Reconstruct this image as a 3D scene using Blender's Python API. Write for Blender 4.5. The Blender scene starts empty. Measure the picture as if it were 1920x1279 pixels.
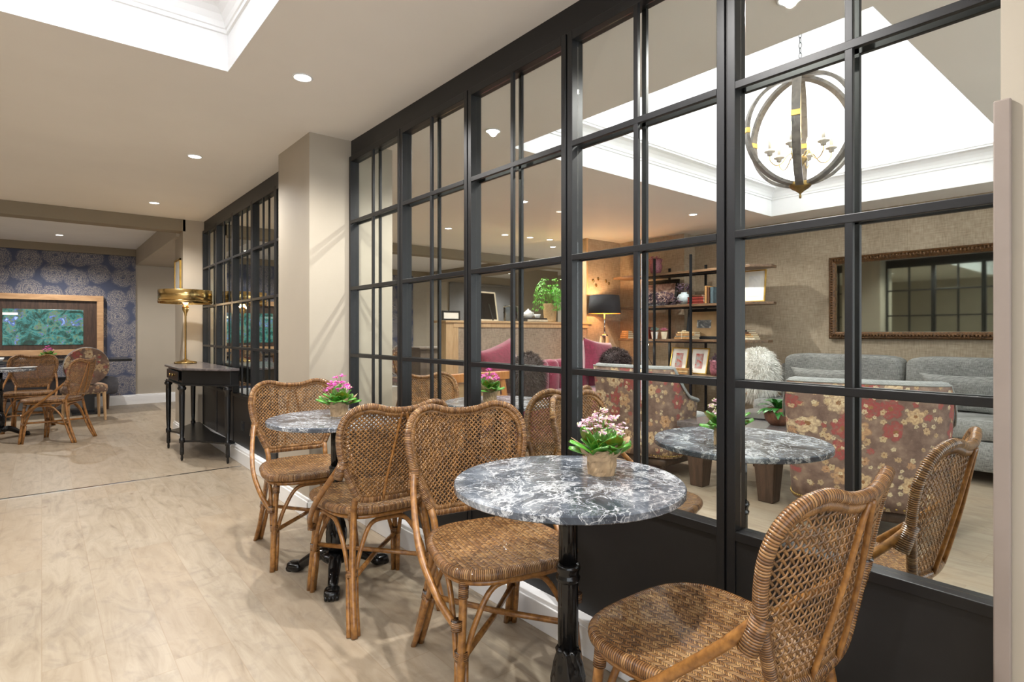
import bpy, math, random
from mathutils import Vector, Matrix
R = math.radians
random.seed(7)
sc = bpy.context.scene
C = sc.collection
# ------------------------------------------------------------------ camera
F_PX, V0, CAM_H, YAW = 1071.0, 623.0, 1.18, 39.47
cd = bpy.data.cameras.new('camera'); cam = bpy.data.objects.new('camera', cd); C.objects.link(cam)
cam.location = (0, 0, CAM_H); cam.rotation_euler = (R(90), 0, R(-YAW))
cd.sensor_width = 36; cd.lens = 36 * F_PX / 1920; cd.shift_y = -(639.5 - V0) / 1920
cd.clip_start = .02; cd.clip_end = 60
sc.camera = cam
# ------------------------------------------------------------------ world, exposure
w = bpy.data.worlds.new('world'); sc.world = w; w.use_nodes = True
w.node_tree.nodes['Background'].inputs[0].default_value = (.9, .95, 1, 1)
w.node_tree.nodes['Background'].inputs[1].default_value = 2.7
sc.view_settings.view_transform = 'Standard'; sc.view_settings.look = 'None'
sc.view_settings.exposure = 0.22; sc.view_settings.gamma = 1; sc.view_settings.use_curve_mapping = False
SPOT_W, COFFER_W = 98.0, 23.0
H = 2.446         # ceiling
CX = 1.595        # plane of the near mirror, glazed clear
FX = 1.45         # plane of the far mirror, glazed clear

def lamp(name, kind, loc, energy, color=(1, .93, .84), rot=(0, 0, 0), **kw):
    d = bpy.data.lights.new(name, kind); d.energy = energy; d.color = color
    for k, v in kw.items(): setattr(d, k, v)
    o = bpy.data.objects.new(name, d); C.objects.link(o); o.location = loc; o.rotation_euler = rot
    return o
# recessed downlights: x, y, ceiling height, power factor
SPOTS = [(1.0, 1.0, H, 1), (1.0, 2.85, H, 1), (.85, 4.62, H, 1), (.85, 6.53, H, 1.1), (-1.0, 4.3, H, 1), (-1.0, .2, H, 1),
         (.19, 10.1, 2.53, 1.25), (-1.4, 8.9, 2.53, 1.25),
         (2.19, 2.85, H, 1), (2.19, 1.0, H, 1), (3.82, 5.86, H, .5), (4.23, 5.81, H, .5), (4.64, 5.78, H, .5),  # this row and the next: mirror-image places behind the panes
         (5.03, 5.73, H, .5), (5.35, 5.69, H, .5), (5.85, 6.15, H, .5), (2.62, 10.1, 2.53, .8), (3.6, 4.2, H, 1.1), (5.4, 3.5, H, .8),
         (5.5, 8.6, 2.53, 1.1), (7.4, 7.6, 2.53, 1.1), (8.3, 10.2, 2.53, 1.2), (4.6, 9.9, 2.53, 1)]  # lamps added to brighten the back room behind the ledge
for i, (x, y, z, k) in enumerate(SPOTS):
    lamp('downlight_beam', 'SPOT', (x, y, z - .012), SPOT_W * k, color=(1, .97, .935), spot_size=R(150), spot_blend=.6, shadow_soft_size=.022)
COFFERS = [(-2.97, .70, .82, 3.02), (2.49, 6.16, .82, 3.02)]  # second coffer is the mirror image of the first
for x0, x1, y0, y1 in COFFERS:
    cx, cy = (x0 + x1) / 2, (y0 + y1) / 2
    for (x, y, sx, sy) in ((cx, y0 - .02, x1 - x0, .12), (cx, y1 + .02, x1 - x0, .12), (x0 - .02, cy, .12, y1 - y0), (x1 + .02, cy, .12, y1 - y0)):
        lamp('cove_strip', 'AREA', (x, y, 2.76), COFFER_W, color=(.95, .97, 1), rot=(R(180), 0, 0), shape='RECTANGLE', size=sx, size_y=sy)

# ------------------------------------------------------------------ node helpers
def lin(c):
    return tuple(((x / 255) / 12.92 if x / 255 <= .04045 else ((x / 255 + .055) / 1.055) ** 2.4) for x in c) + (1,)
class G:
    def __init__(s, name):
        s.m = bpy.data.materials.new(name); s.m.use_nodes = True; s.t = s.m.node_tree
        s.b = s.t.nodes['Principled BSDF']; s.out = s.t.nodes['Material Output']
    def n(s, t, **kw):
        x = s.t.nodes.new(t)
        for k, v in kw.items(): setattr(x, k, v)
        return x
    def put(s, sock, v):
        if isinstance(v, bpy.types.NodeSocket): s.t.links.new(v, sock)
        else: sock.default_value = v
    def co(s, kind='Object', scale=None):
        o = s.n('ShaderNodeTexCoord').outputs[kind]
        if scale:
            mp = s.n('ShaderNodeMapping'); s.put(mp.inputs[0], o); mp.inputs['Scale'].default_value = scale; o = mp.outputs[0]
        return o
    def math(s, op, a, b=0.0, c=0.0, clamp=False):
        x = s.n('ShaderNodeMath', operation=op, use_clamp=clamp); s.put(x.inputs[0], a); s.put(x.inputs[1], b)
        if op in ('MULTIPLY_ADD', 'PINGPONG', 'SMOOTH_MIN'): s.put(x.inputs[2], c)
        return x.outputs[0]
    def sep(s, v):
        x = s.n('ShaderNodeSeparateXYZ'); s.put(x.inputs[0], v); return x.outputs
    def comb(s, a, b, c=0.0):
        x = s.n('ShaderNodeCombineXYZ'); s.put(x.inputs[0], a); s.put(x.inputs[1], b); s.put(x.inputs[2], c); return x.outputs[0]
    def noise(s, vec, scale=5, detail=4, rough=.55, dist=0.0):
        x = s.n('ShaderNodeTexNoise'); s.put(x.inputs['Vector'], vec); x.inputs['Scale'].default_value = scale
        x.inputs['Detail'].default_value = detail; x.inputs['Roughness'].default_value = rough; x.inputs['Distortion'].default_value = dist
        return x.outputs
    def white(s, vec):
        x = s.n('ShaderNodeTexWhiteNoise', noise_dimensions='3D'); s.put(x.inputs['Vector'], vec); return x.outputs
    def vor(s, vec, scale=5, feature='F1', rnd=1.0):
        x = s.n('ShaderNodeTexVoronoi', feature=feature); s.put(x.inputs['Vector'], vec); x.inputs['Scale'].default_value = scale
        x.inputs['Randomness'].default_value = rnd; return x.outputs
    def ramp(s, f, stops, interp='LINEAR'):
        x = s.n('ShaderNodeValToRGB'); s.put(x.inputs[0], f); e = x.color_ramp.elements; x.color_ramp.interpolation = interp
        while len(e) < len(stops): e.new(.5)
        for q, (p, c) in zip(e, stops): q.position = p; q.color = c if len(c) == 4 else lin(c)
        return x.outputs[0]
    def mix(s, f, a, b, mode='MIX'):
        x = s.n('ShaderNodeMix', data_type='RGBA', blend_type=mode); s.put(x.inputs[0], f)
        s.put(x.inputs[6], a if not isinstance(a, tuple) or len(a) == 4 else lin(a)); s.put(x.inputs[7], b if not isinstance(b, tuple) or len(b) == 4 else lin(b))
        return x.outputs[2]
    def bump(s, h, strength=.5, dist=.002):
        x = s.n('ShaderNodeBump'); x.inputs['Strength'].default_value = strength; x.inputs['Distance'].default_value = dist
        s.put(x.inputs['Height'], h); s.put(s.b.inputs['Normal'], x.outputs[0])
    def fin(s, color=None, rough=None, metal=None, **kw):
        if color is not None: s.put(s.b.inputs['Base Color'], lin(color) if isinstance(color, tuple) and len(color) == 3 else color)
        if rough is not None: s.put(s.b.inputs['Roughness'], rough)
        if metal is not None: s.put(s.b.inputs['Metallic'], metal)
        for k, v in kw.items(): s.put(s.b.inputs[k.replace('_', ' ')], v)
        return s.m
def plain(name, col, rough=.5, metal=0.0, var=.06, scale=12, bump=.0, bs=200, **kw):
    g = G(name); n = g.noise(g.co(), scale)[0]
    a = tuple(max(0, min(255, c * (1 - var))) for c in col); b = tuple(max(0, min(255, c * (1 + var))) for c in col)
    c = g.ramp(n, [(.3, a), (.7, b)])
    if bump: g.bump(g.noise(g.co(), bs, 3)[0], bump, .002)
    return g.fin(c, rough, metal, **kw)
def glow(name, col, strength):
    g = G(name); return g.fin((20, 20, 20), .5, Emission_Color=lin(col), Emission_Strength=strength)
# ------------------------------------------------------------------ materials
M = {}
M['ceiling'] = plain('ceiling_paint', (238, 234, 228), .7, var=.015, scale=1)
M['white'] = plain('white_paint', (240, 240, 240), .55, var=.01, scale=2)
M['taupe'] = plain('taupe_wall_paint', (174, 164, 148), .6, var=.02, scale=1.5, bump=.12, bs=90)
M['taupe_dark'] = plain('beam_paint', (138, 126, 106), .6, var=.02, scale=1.5)
M['guard'] = plain('corner_guard_paint', (146, 133, 124), .5, var=.02)
M['black'] = plain('black_frame_paint', (17, 17, 19), .42, var=.1, scale=30, bump=.05, bs=120)
M['panel'] = plain('black_panel_paint', (24, 23, 23), .5, var=.08, scale=20)
M['iron'] = plain('glossy_cast_iron', (14, 14, 15), .16, var=.15, scale=40, bump=.15, bs=60)
M['steel'] = plain('dark_steel', (38, 42, 48), .35, .6)
M['chrome'] = plain('chrome', (210, 210, 210), .12, 1.0, var=.02)
M['brass'] = plain('polished_brass', (222, 192, 130), .2, 1.0, var=.06, scale=8)
M['brass_old'] = plain('aged_brass', (150, 125, 75), .35, 1.0, var=.15, scale=30)
M['ebony'] = plain('black_lacquered_wood', (24, 24, 25), .25, var=.2, scale=15)
M['kraft'] = plain('kraft_paper', (178, 150, 116), .75, var=.12, scale=30, bump=.3, bs=60)
M['terra'] = plain('terracotta', (150, 82, 55), .8)
M['soil'] = plain('soil', (58, 42, 30), .9, var=.4, scale=150)
M['leaf'] = plain('succulent_leaf', (72, 132, 44), .3, var=.3, scale=25, Subsurface_Weight=.1)
M['leaf_deep'] = plain('dark_leaf', (42, 105, 36), .35, var=.3, scale=25)
M['leaf_fern'] = plain('fern_leaf', (95, 170, 60), .4, var=.35, scale=18)
M['stem'] = plain('stem', (105, 140, 60), .5)
M['pink'] = plain('pale_pink_petal', (246, 190, 205), .5, var=.16, scale=60)
M['magenta'] = plain('magenta_petal', (225, 92, 178), .5, var=.2, scale=60)
M['bud'] = plain('cream_bud', (225, 228, 170), .5, var=.1, scale=60)
M['paper'] = plain('white_paper', (236, 234, 226), .6, var=.03)
M['porcelain'] = plain('white_porcelain', (238, 238, 236), .15, var=.01)
M['gold'] = plain('gilt_wood', (88, 60, 32), .42, .3, var=.35, scale=60, bump=.6, bs=70)
M['goldleaf'] = plain('bright_gold_frame', (205, 168, 85), .3, .7, var=.1)
M['grey_fur_dark'] = plain('dark_brown_fur', (62, 50, 50), .6, var=.3, scale=30)
M['fur_white'] = plain('ivory_fur', (242, 238, 228), .6, var=.1, scale=20)
M['leather'] = plain('tan_canvas', (170, 140, 100), .6, var=.08)
M['bench'] = plain('charcoal_felt', (92, 92, 98), .85, var=.1, bump=.3)
M['cabinet'] = plain('taupe_lacquer', (112, 100, 88), .5)
M['lampshade'] = plain('charcoal_lampshade', (44, 44, 48), .85, var=.1, bump=.3, bs=400)
M['bulb'] = glow('warm_bulb', (255, 190, 110), 14)
M['candle_bulb'] = glow('chandelier_bulb', (255, 225, 180), 25)
M['disc'] = glow('downlight_lens', (255, 250, 240), 14)
M['glow_gold'] = plain('gold_shade_lining', (230, 170, 90), .4, .3)

def glass_mat(name, tint=(245, 250, 248), gloss=.06):
    g = G(name); t = g.n('ShaderNodeBsdfTransparent'); t.inputs[0].default_value = lin(tint)
    gl = g.n('ShaderNodeBsdfGlossy'); gl.inputs['Roughness'].default_value = .01
    fr = g.n('ShaderNodeFresnel'); fr.inputs[0].default_value = 1.35
    k = g.math('MULTIPLY', fr.outputs[0], gloss * 8)
    mx = g.n('ShaderNodeMixShader'); g.put(mx.inputs[0], k); g.t.links.new(t.outputs[0], mx.inputs[1]); g.t.links.new(gl.outputs[0], mx.inputs[2])
    g.t.links.new(mx.outputs[0], g.out.inputs['Surface']); return g.m
M['glass'] = glass_mat('clear_pane', (250, 252, 250), .03)  # clear glass used where the wall has mirror glass
M['vessel'] = glass_mat('vessel_glass', (225, 235, 240), .3)

def m_floor():
    g = G('oak_planks'); p = g.co(); s = g.sep(p)
    row = g.math('FLOOR', g.math('DIVIDE', s[0], .185)); fx = g.math('FRACT', g.math('DIVIDE', s[0], .185))
    off = g.white(g.comb(row, 3.1))[0]
    yy = g.math('ADD', g.math('DIVIDE', s[1], 1.35), g.math('MULTIPLY', off, 7.0))
    col = g.math('FLOOR', yy); fy = g.math('FRACT', yy)
    rid = g.white(g.comb(row, col, 1.0))[0]
    v = g.comb(g.math('MULTIPLY', s[0], 5.0), g.math('MULTIPLY', s[1], .9), g.math('MULTIPLY', rid, 40))
    gr = g.noise(v, 2.2, 6, .62, 1.6)[0]
    fine = g.noise(g.comb(g.math('MULTIPLY', s[0], 60), g.math('MULTIPLY', s[1], 3), rid), 2, 3)[0]
    c = g.ramp(gr, [(.22, (118, 105, 90)), (.42, (158, 144, 124)), (.60, (172, 159, 140)), (.8, (140, 126, 108))])
    c = g.mix(g.math('MULTIPLY', fine, .22), c, (126, 110, 90))
    c = g.mix(g.math('MULTIPLY', rid, .5), c, (196, 166, 128), 'MULTIPLY') if False else g.mix(g.math('MULTIPLY', rid, .34), c, (158, 136, 110))
    kn = g.vor(g.comb(g.math('MULTIPLY', s[0], 2.0), g.math('MULTIPLY', s[1], 1.1), rid), 1.5)[0]
    kn2 = g.math('ADD', kn, g.math('MULTIPLY', g.noise(p, 18, 4)[0], .12))
    c = g.mix(g.ramp(kn2, [(.075, (200, 200, 200)), (.115, (0, 0, 0))]), c, (112, 84, 62))
    sm = g.noise(g.comb(g.math('MULTIPLY', s[0], 4), g.math('MULTIPLY', s[1], 2.5), rid), 1.6, 5, .6, 2.5)[0]
    c = g.mix(g.ramp(sm, [(.52, (0, 0, 0)), (.72, (170, 170, 170))]), c, (116, 104, 92))
    ex = g.math('MINIMUM', fx, g.math('SUBTRACT', 1.0, fx)); ey = g.math('MINIMUM', fy, g.math('SUBTRACT', 1.0, fy))
    e = g.math('MAXIMUM', g.math('LESS_THAN', ex, .008), g.math('LESS_THAN', ey, .0013))
    c = g.mix(g.math('MULTIPLY', e, .45), c, (140, 118, 92))
    g.bump(g.math('ADD', g.math('MULTIPLY', gr, .3), g.math('MULTIPLY', e, -1.0)), .15, .002)
    return g.fin(c, .38)
M['floor'] = m_floor()
def m_marble(name, dark=True):
    g = G(name); p = g.co(); n = g.noise(p, 4, 7, .62, .8)
    q = g.mix(.35, p, n[1]); 
    v1 = g.math('ABSOLUTE', g.math('SUBTRACT', g.noise(q, 7, 6, .6, 1.2)[0], .5))
    v2 = g.math('ABSOLUTE', g.math('SUBTRACT', g.noise(q, 17, 5, .6, .6)[0], .5))
    base = g.ramp(n[0], [(.34, (42, 47, 55)), (.50, (72, 78, 87)), (.62, (108, 114, 123)), (.74, (190, 195, 202))])
    ve = g.n('ShaderNodeTexVoronoi', feature='DISTANCE_TO_EDGE'); g.put(ve.inputs['Vector'], g.mix(.22, p, g.noise(p, 9, 4)[1])); ve.inputs['Scale'].default_value = 11; ed = ve.outputs['Distance']
    c = g.mix(g.ramp(v1, [(.0, (235, 235, 235)), (.016, (120, 120, 120)), (.045, (0, 0, 0))]), base, (228, 230, 232))
    c = g.mix(g.ramp(v2, [(.0, (150, 150, 150)), (.02, (0, 0, 0))]), c, (205, 208, 212))
    c = g.mix(g.ramp(ed, [(.0, (225, 225, 225)), (.012, (150, 150, 150)), (.03, (0, 0, 0))]), c, (214, 217, 221))
    return g.fin(c, .16)
M['marble'] = m_marble('grey_marble')
M['stonetop'] = plain('dark_stone_top', (96, 90, 90), .2, var=.25, scale=20)

def m_wrap():
    g = G('wrapped_cane'); s = g.sep(g.co('UV')); k = g.math('DIVIDE', s[1], .0058)
    fr = g.math('FRACT', k); idn = g.math('FLOOR', k)
    h = g.math('SINE', g.math('MULTIPLY', fr, math.pi))
    r = g.white(g.comb(idn, 2.0))[0]
    ns = g.noise(g.co(), 60, 3)[0]
    c = g.ramp(g.math('ADD', g.math('MULTIPLY', r, .6), g.math('MULTIPLY', ns, .4)), [(.1, (92, 60, 34)), (.5, (140, 96, 54)), (.9, (180, 136, 86))])
    c = g.mix(g.ramp(h, [(.0, (245, 245, 245)), (.65, (0, 0, 0))]), c, (34, 20, 10))
    g.bump(h, 1.0, .002); return g.fin(c, .26, Coat_Weight=.4)
M['wrap'] = m_wrap()
def m_seat():
    g = G('herringbone_cane'); s = g.sep(g.co('UV'))
    k = g.math('DIVIDE', s[0], .0135); fx = g.math('FRACT', k); ix = g.math('FLOOR', k)
    par = g.math('MODULO', g.math('ABSOLUTE', ix), 2.0)
    zig = g.math('MULTIPLY', g.math('SUBTRACT', g.math('MULTIPLY', par, 2.0), 1.0), g.math('SUBTRACT', fx, .5))
    w = g.math('ADD', g.math('DIVIDE', s[1], .0060), g.math('MULTIPLY', zig, 1.7))
    fw = g.math('FRACT', w); iw = g.math('FLOOR', w)
    h1 = g.math('SINE', g.math('MULTIPLY', fw, math.pi)); h2 = g.math('SINE', g.math('MULTIPLY', fx, math.pi))
    h = g.math('MULTIPLY', g.math('POWER', h1, .7), g.math('POWER', h2, .5))
    r = g.white(g.comb(iw, ix))[0]
    ns = g.noise(g.co(), 9, 3)[0]
    c = g.ramp(g.math('ADD', g.math('MULTIPLY', r, .5), g.math('MULTIPLY', ns, .5)), [(.2, (100, 66, 36)), (.5, (146, 104, 60)), (.8, (188, 148, 98))])
    c = g.mix(g.ramp(h, [(.1, (235, 235, 235)), (.55, (0, 0, 0))]), c, (46, 28, 15))
    g.bump(h, 1.0, .002); return g.fin(c, .27, Coat_Weight=.3)
M['seat'] = m_seat()
def m_cane(name, a, b):
    g = G(name); n = g.noise(g.co(), 45, 4, .6)[0]
    return g.fin(g.ramp(n, [(.3, a), (.7, b)]), .32, Coat_Weight=.25)
M['cane'] = m_cane('bent_cane', (104, 66, 30), (170, 118, 60))
M['strand'] = m_cane('woven_strand', (78, 52, 28), (160, 116, 68))
def m_cloth(name, a, b, sx=260, sy=260, bmp=.4, sheen=0.0, big=3):
    g = G(name); p = g.co(); s = g.sep(p)
    hor = g.noise(g.comb(g.math('MULTIPLY', g.math('ADD', s[0], s[1]), .12), g.math('MULTIPLY', s[2], 1.0), .3), sx, 2)[0]
    ver = g.noise(g.comb(g.math('ADD', s[0], s[1]), g.math('MULTIPLY', s[2], .12), .7), sy, 2)[0]
    bg = g.noise(p, big, 4)[0]
    f = g.math('ADD', g.math('MULTIPLY', g.math('ADD', hor, ver), .38), g.math('MULTIPLY', bg, .24))
    g.bump(f, bmp, .003); return g.fin(g.ramp(f, [(.38, a), (.62, b)]), .85, Sheen_Weight=sheen)
M['grasscloth'] = m_cloth('grasscloth_wallpaper', (148, 132, 111), (184, 168, 146), 90, 90, .2)
M['panelcloth'] = m_cloth('linen_panel', (128, 112, 95), (182, 165, 145), 120, 120, .3)
M['greycloth'] = m_cloth('grey_woven_upholstery', (92, 92, 90), (164, 164, 160), 150, 260, .5)
M['lightgrey'] = m_cloth('pale_grey_wool', (122, 124, 123), (164, 166, 163), 300, 300, .4)
M['blind'] = m_cloth('grey_blind_fabric', (122, 122, 124), (146, 146, 148), 200, 200, .1)
M['velvet'] = m_cloth('crimson_velvet', (96, 15, 42), (140, 32, 68), 120, 120, .3, .6)
def m_wood(name, a, b, sc_=(3, 3, 22), rough=.45, sclr=2.5):
    g = G(name); v = g.co('Object', sc_); n = g.noise(v, sclr, 6, .6, .7)[0]
    g.bump(n, .15, .002); return g.fin(g.ramp(n, [(.3, a), (.7, b)]), rough)
M['oak'] = m_wood('light_oak', (184, 148, 104), (214, 182, 140), (22, 22, 2))
M['oak_h'] = m_wood('light_oak_board', (180, 146, 104), (210, 178, 136), (1.5, 22, 22))
M['frame_oak'] = m_wood('oak_surround', (172, 132, 92), (204, 164, 122), (2, 22, 8))
M['shelfwood'] = m_wood('dark_live_edge_wood', (70, 52, 38), (138, 108, 80), (20, 1.5, 20))
M['darkwood'] = m_wood('dark_brown_wood', (48, 34, 26), (86, 64, 50), (14, 14, 2))
M['honey'] = m_wood('honey_wood', (160, 98, 42), (206, 140, 74), (16, 16, 2))
M['greywood'] = m_wood('weathered_grey_wood', (66, 60, 54), (112, 103, 92), (10, 10, 10))
M['palewood'] = m_wood('whitewashed_wood', (186, 178, 164), (216, 210, 198), (10, 10, 10))
M['ash'] = m_wood('pale_wood_leg', (178, 142, 100), (206, 172, 130), (16, 16, 2))
def m_floral():
    g = G('faded_rose_print'); p = g.co(); n = g.noise(p, 9, 4)[1]
    q = g.mix(.12, p, n)
    base = g.ramp(g.noise(p, 14, 5, .6)[0], [(.3, (94, 74, 66)), (.55, (122, 100, 88)), (.75, (150, 128, 112))])
    ps = g.sep(p); uvv = g.comb(g.math('ADD', ps[0], g.math('MULTIPLY', ps[1], .8)), ps[2], 0.0)
    wob = g.noise(p, 16, 3)[1]; uvv = g.mix(.03, uvv, wob)
    def flowers(c, sc_, rad, petals, cols, seed, keep):
        mp = g.n('ShaderNodeMapping'); g.put(mp.inputs[0], uvv); mp.inputs['Location'].default_value = (seed, seed * 2, 0)
        v = g.n('ShaderNodeTexVoronoi', voronoi_dimensions='2D'); g.put(v.inputs['Vector'], mp.outputs[0]); v.inputs['Scale'].default_value = sc_; v.inputs['Randomness'].default_value = .75
        df = g.n('ShaderNodeVectorMath', operation='SUBTRACT'); g.put(df.inputs[0], mp.outputs[0]); g.put(df.inputs[1], v.outputs['Position'])
        ds = g.sep(df.outputs[0]); d = v.outputs['Distance']; idn = g.sep(v.outputs['Color'])
        an = g.math('ADD', g.math('ARCTAN2', ds[1], ds[0]), g.math('MULTIPLY', idn[2], 6.28))
        edge = g.math('MULTIPLY_ADD', g.math('ABSOLUTE', g.math('COSINE', g.math('MULTIPLY', an, petals / 2))), rad * .30, rad * .72)
        size = g.math('MULTIPLY_ADD', idn[1], .45, .62); rel = g.math('DIVIDE', d, g.math('MULTIPLY', edge, size))
        on = g.math('MULTIPLY', g.math('LESS_THAN', rel, 1.0), g.math('GREATER_THAN', idn[0], keep))
        fc = g.ramp(idn[1], cols, 'CONSTANT')
        sw = g.math('SINE', g.math('ADD', g.math('MULTIPLY', rel, 13.0), g.math('MULTIPLY', g.math('SINE', g.math('MULTIPLY', an, petals * 1.0)), 1.3)))
        fc = g.mix(g.math('MULTIPLY', g.math('MULTIPLY_ADD', sw, .5, .5), .42), fc, (128, 92, 74))
        fc = g.mix(g.math('LESS_THAN', rel, .2), fc, (132, 92, 52))
        rim = g.math('MULTIPLY', g.math('GREATER_THAN', rel, .88), .45); fc = g.mix(rim, fc, (104, 82, 70))
        worn = g.math('MULTIPLY', on, g.ramp(g.noise(p, 55, 4)[0], [(.3, (120, 120, 120)), (.5, (238, 238, 238))]))
        return g.mix(worn, c, fc)
    c = flowers(base, 15, .34, 7, [(0, (190, 164, 124)), (.5, (204, 176, 136)), (.72, (156, 70, 72)), (.86, (186, 146, 108))], 3.3, .50)
    c = flowers(c, 8.0, .50, 6, [(0, (206, 178, 136)), (.4, (190, 152, 112)), (.70, (152, 62, 66)), (.84, (212, 190, 154))], 8.1, .36)
    c = flowers(c, 21, .36, 5, [(0, (214, 200, 164)), (.7, (200, 180, 140)), (.9, (150, 60, 66))], 5.7, .62)
    sc2 = g.noise(p, 70, 3)[0]
    c = g.mix(g.ramp(sc2, [(.62, (0, 0, 0)), (.75, (110, 110, 110))]), c, (206, 190, 168))
    g.bump(g.noise(p, 300, 2)[0], .2, .002); return g.fin(c, .85)
M['floral'] = m_floral()
def m_paper():
    g = G('peony_wallpaper'); p = g.co(); s = g.sep(p)
    q2 = g.comb(g.math('ADD', s[0], s[1]), s[2], 0.0)
    n = g.noise(q2, 14, 3)[1]; q = g.mix(.06, q2, n)
    v = g.n('ShaderNodeTexVoronoi', voronoi_dimensions='2D'); g.put(v.inputs['Vector'], q); v.inputs['Scale'].default_value = 3.7; v.inputs['Randomness'].default_value = .45
    d = v.outputs['Distance']
    pet = g.noise(q2, 34, 4, .6, 1.0)[0]
    rings = g.math('SINE', g.math('ADD', g.math('MULTIPLY', d, 75.0), g.math('MULTIPLY', pet, 22.0)))
    f = g.math('MULTIPLY', g.ramp(d, [(.02, (150, 150, 150)), (.1, (255, 255, 255)), (.50, (235, 235, 235)), (.60, (70, 70, 70))]), g.math('MULTIPLY_ADD', rings, .34, .5))
    c = g.ramp(f, [(.16, (70, 77, 100)), (.42, (104, 104, 116)), (.8, (164, 156, 148))])
    return g.fin(c, .7)
M['wallpaper'] = m_paper()
def m_screen():
    g = G('lit_screen_picture'); p = g.co(); s = g.sep(p)
    n = g.noise(p, 7, 6, .7, 1.0)
    c = g.ramp(n[0], [(.3, (8, 20, 14)), (.42, (22, 70, 58)), (.5, (60, 132, 130)), (.56, (110, 120, 60)), (.6, (60, 96, 180)), (.7, (190, 215, 240))])
    c = g.mix(g.ramp(g.noise(p, 16, 4)[0], [(.5, (0, 0, 0)), (.62, (200, 200, 200))]), c, (16, 50, 30))
    st = g.math('MULTIPLY', g.math('LESS_THAN', g.math('ABSOLUTE', g.math('SUBTRACT', s[2], .16)), .018), g.math('LESS_THAN', s[0], -.3))
    c = g.mix(st, c, (255, 250, 235))
    return g.fin((5, 5, 5), .3, Emission_Color=c, Emission_Strength=1.1)
M['screen'] = m_screen()
M['mirror'] = plain('old_mirror_glass', (170, 176, 168), .03, 1.0, var=.01)
def m_art(name, cols, scale=9):
    g = G(name); n = g.noise(g.co(), scale, 5, .6, 1.2)[0]
    k = len(cols); return g.fin(g.ramp(n, [(.3 + .4 * i / (k - 1), c) for i, c in enumerate(cols)]), .5)
M['art_sepia'] = m_art('sepia_print', [(150, 110, 100), (205, 175, 160), (120, 80, 74), (190, 170, 150)], 7)
M['art_dark'] = m_art('dark_print', [(40, 44, 50), (90, 95, 100), (215, 215, 210)], 9)
M['art_red'] = m_art('red_bloom_print', [(120, 150, 150), (180, 180, 178), (205, 80, 66), (90, 60, 50)], 9)
M['art_pale'] = m_art('pale_print', [(225, 225, 222), (236, 236, 234), (196, 200, 204)], 5)
BOOKC = {'tan': (176, 132, 82), 'straw': (206, 178, 132), 'red': (128, 44, 34), 'wine': (70, 30, 34), 'brown': (92, 60, 40), 'black': (34, 30, 30), 'blue': (74, 92, 100), 'cream': (224, 214, 190)}
for k, v in BOOKC.items(): M['book_' + k] = plain('book_cloth_' + k, v, .6, var=.12, scale=40)
M['vase_glaze'] = m_art('crackled_glaze', [(150, 168, 176), (196, 208, 212), (120, 140, 150)], 40)
M['vase_pink'] = m_art('mottled_pink_glass', [(96, 52, 62), (176, 112, 126), (60, 34, 40)], 30)
M['basket'] = m_art('seagrass_weave', [(120, 92, 60), (196, 164, 120), (146, 112, 74)], 60)
M['copper'] = m_art('hammered_copper', [(70, 40, 30), (130, 84, 60), (50, 30, 26)], 60)
M['succ_pink'] = plain('pink_succulent', (190, 120, 140), .5, var=.25, scale=60)
M['succ_teal'] = plain('teal_succulent', (130, 165, 160), .5, var=.2, scale=60)
M['dried'] = plain('dried_purple_flower', (84, 66, 78), .8, var=.4, scale=60)
M['twine'] = plain('twine', (226, 214, 186), .8)

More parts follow.
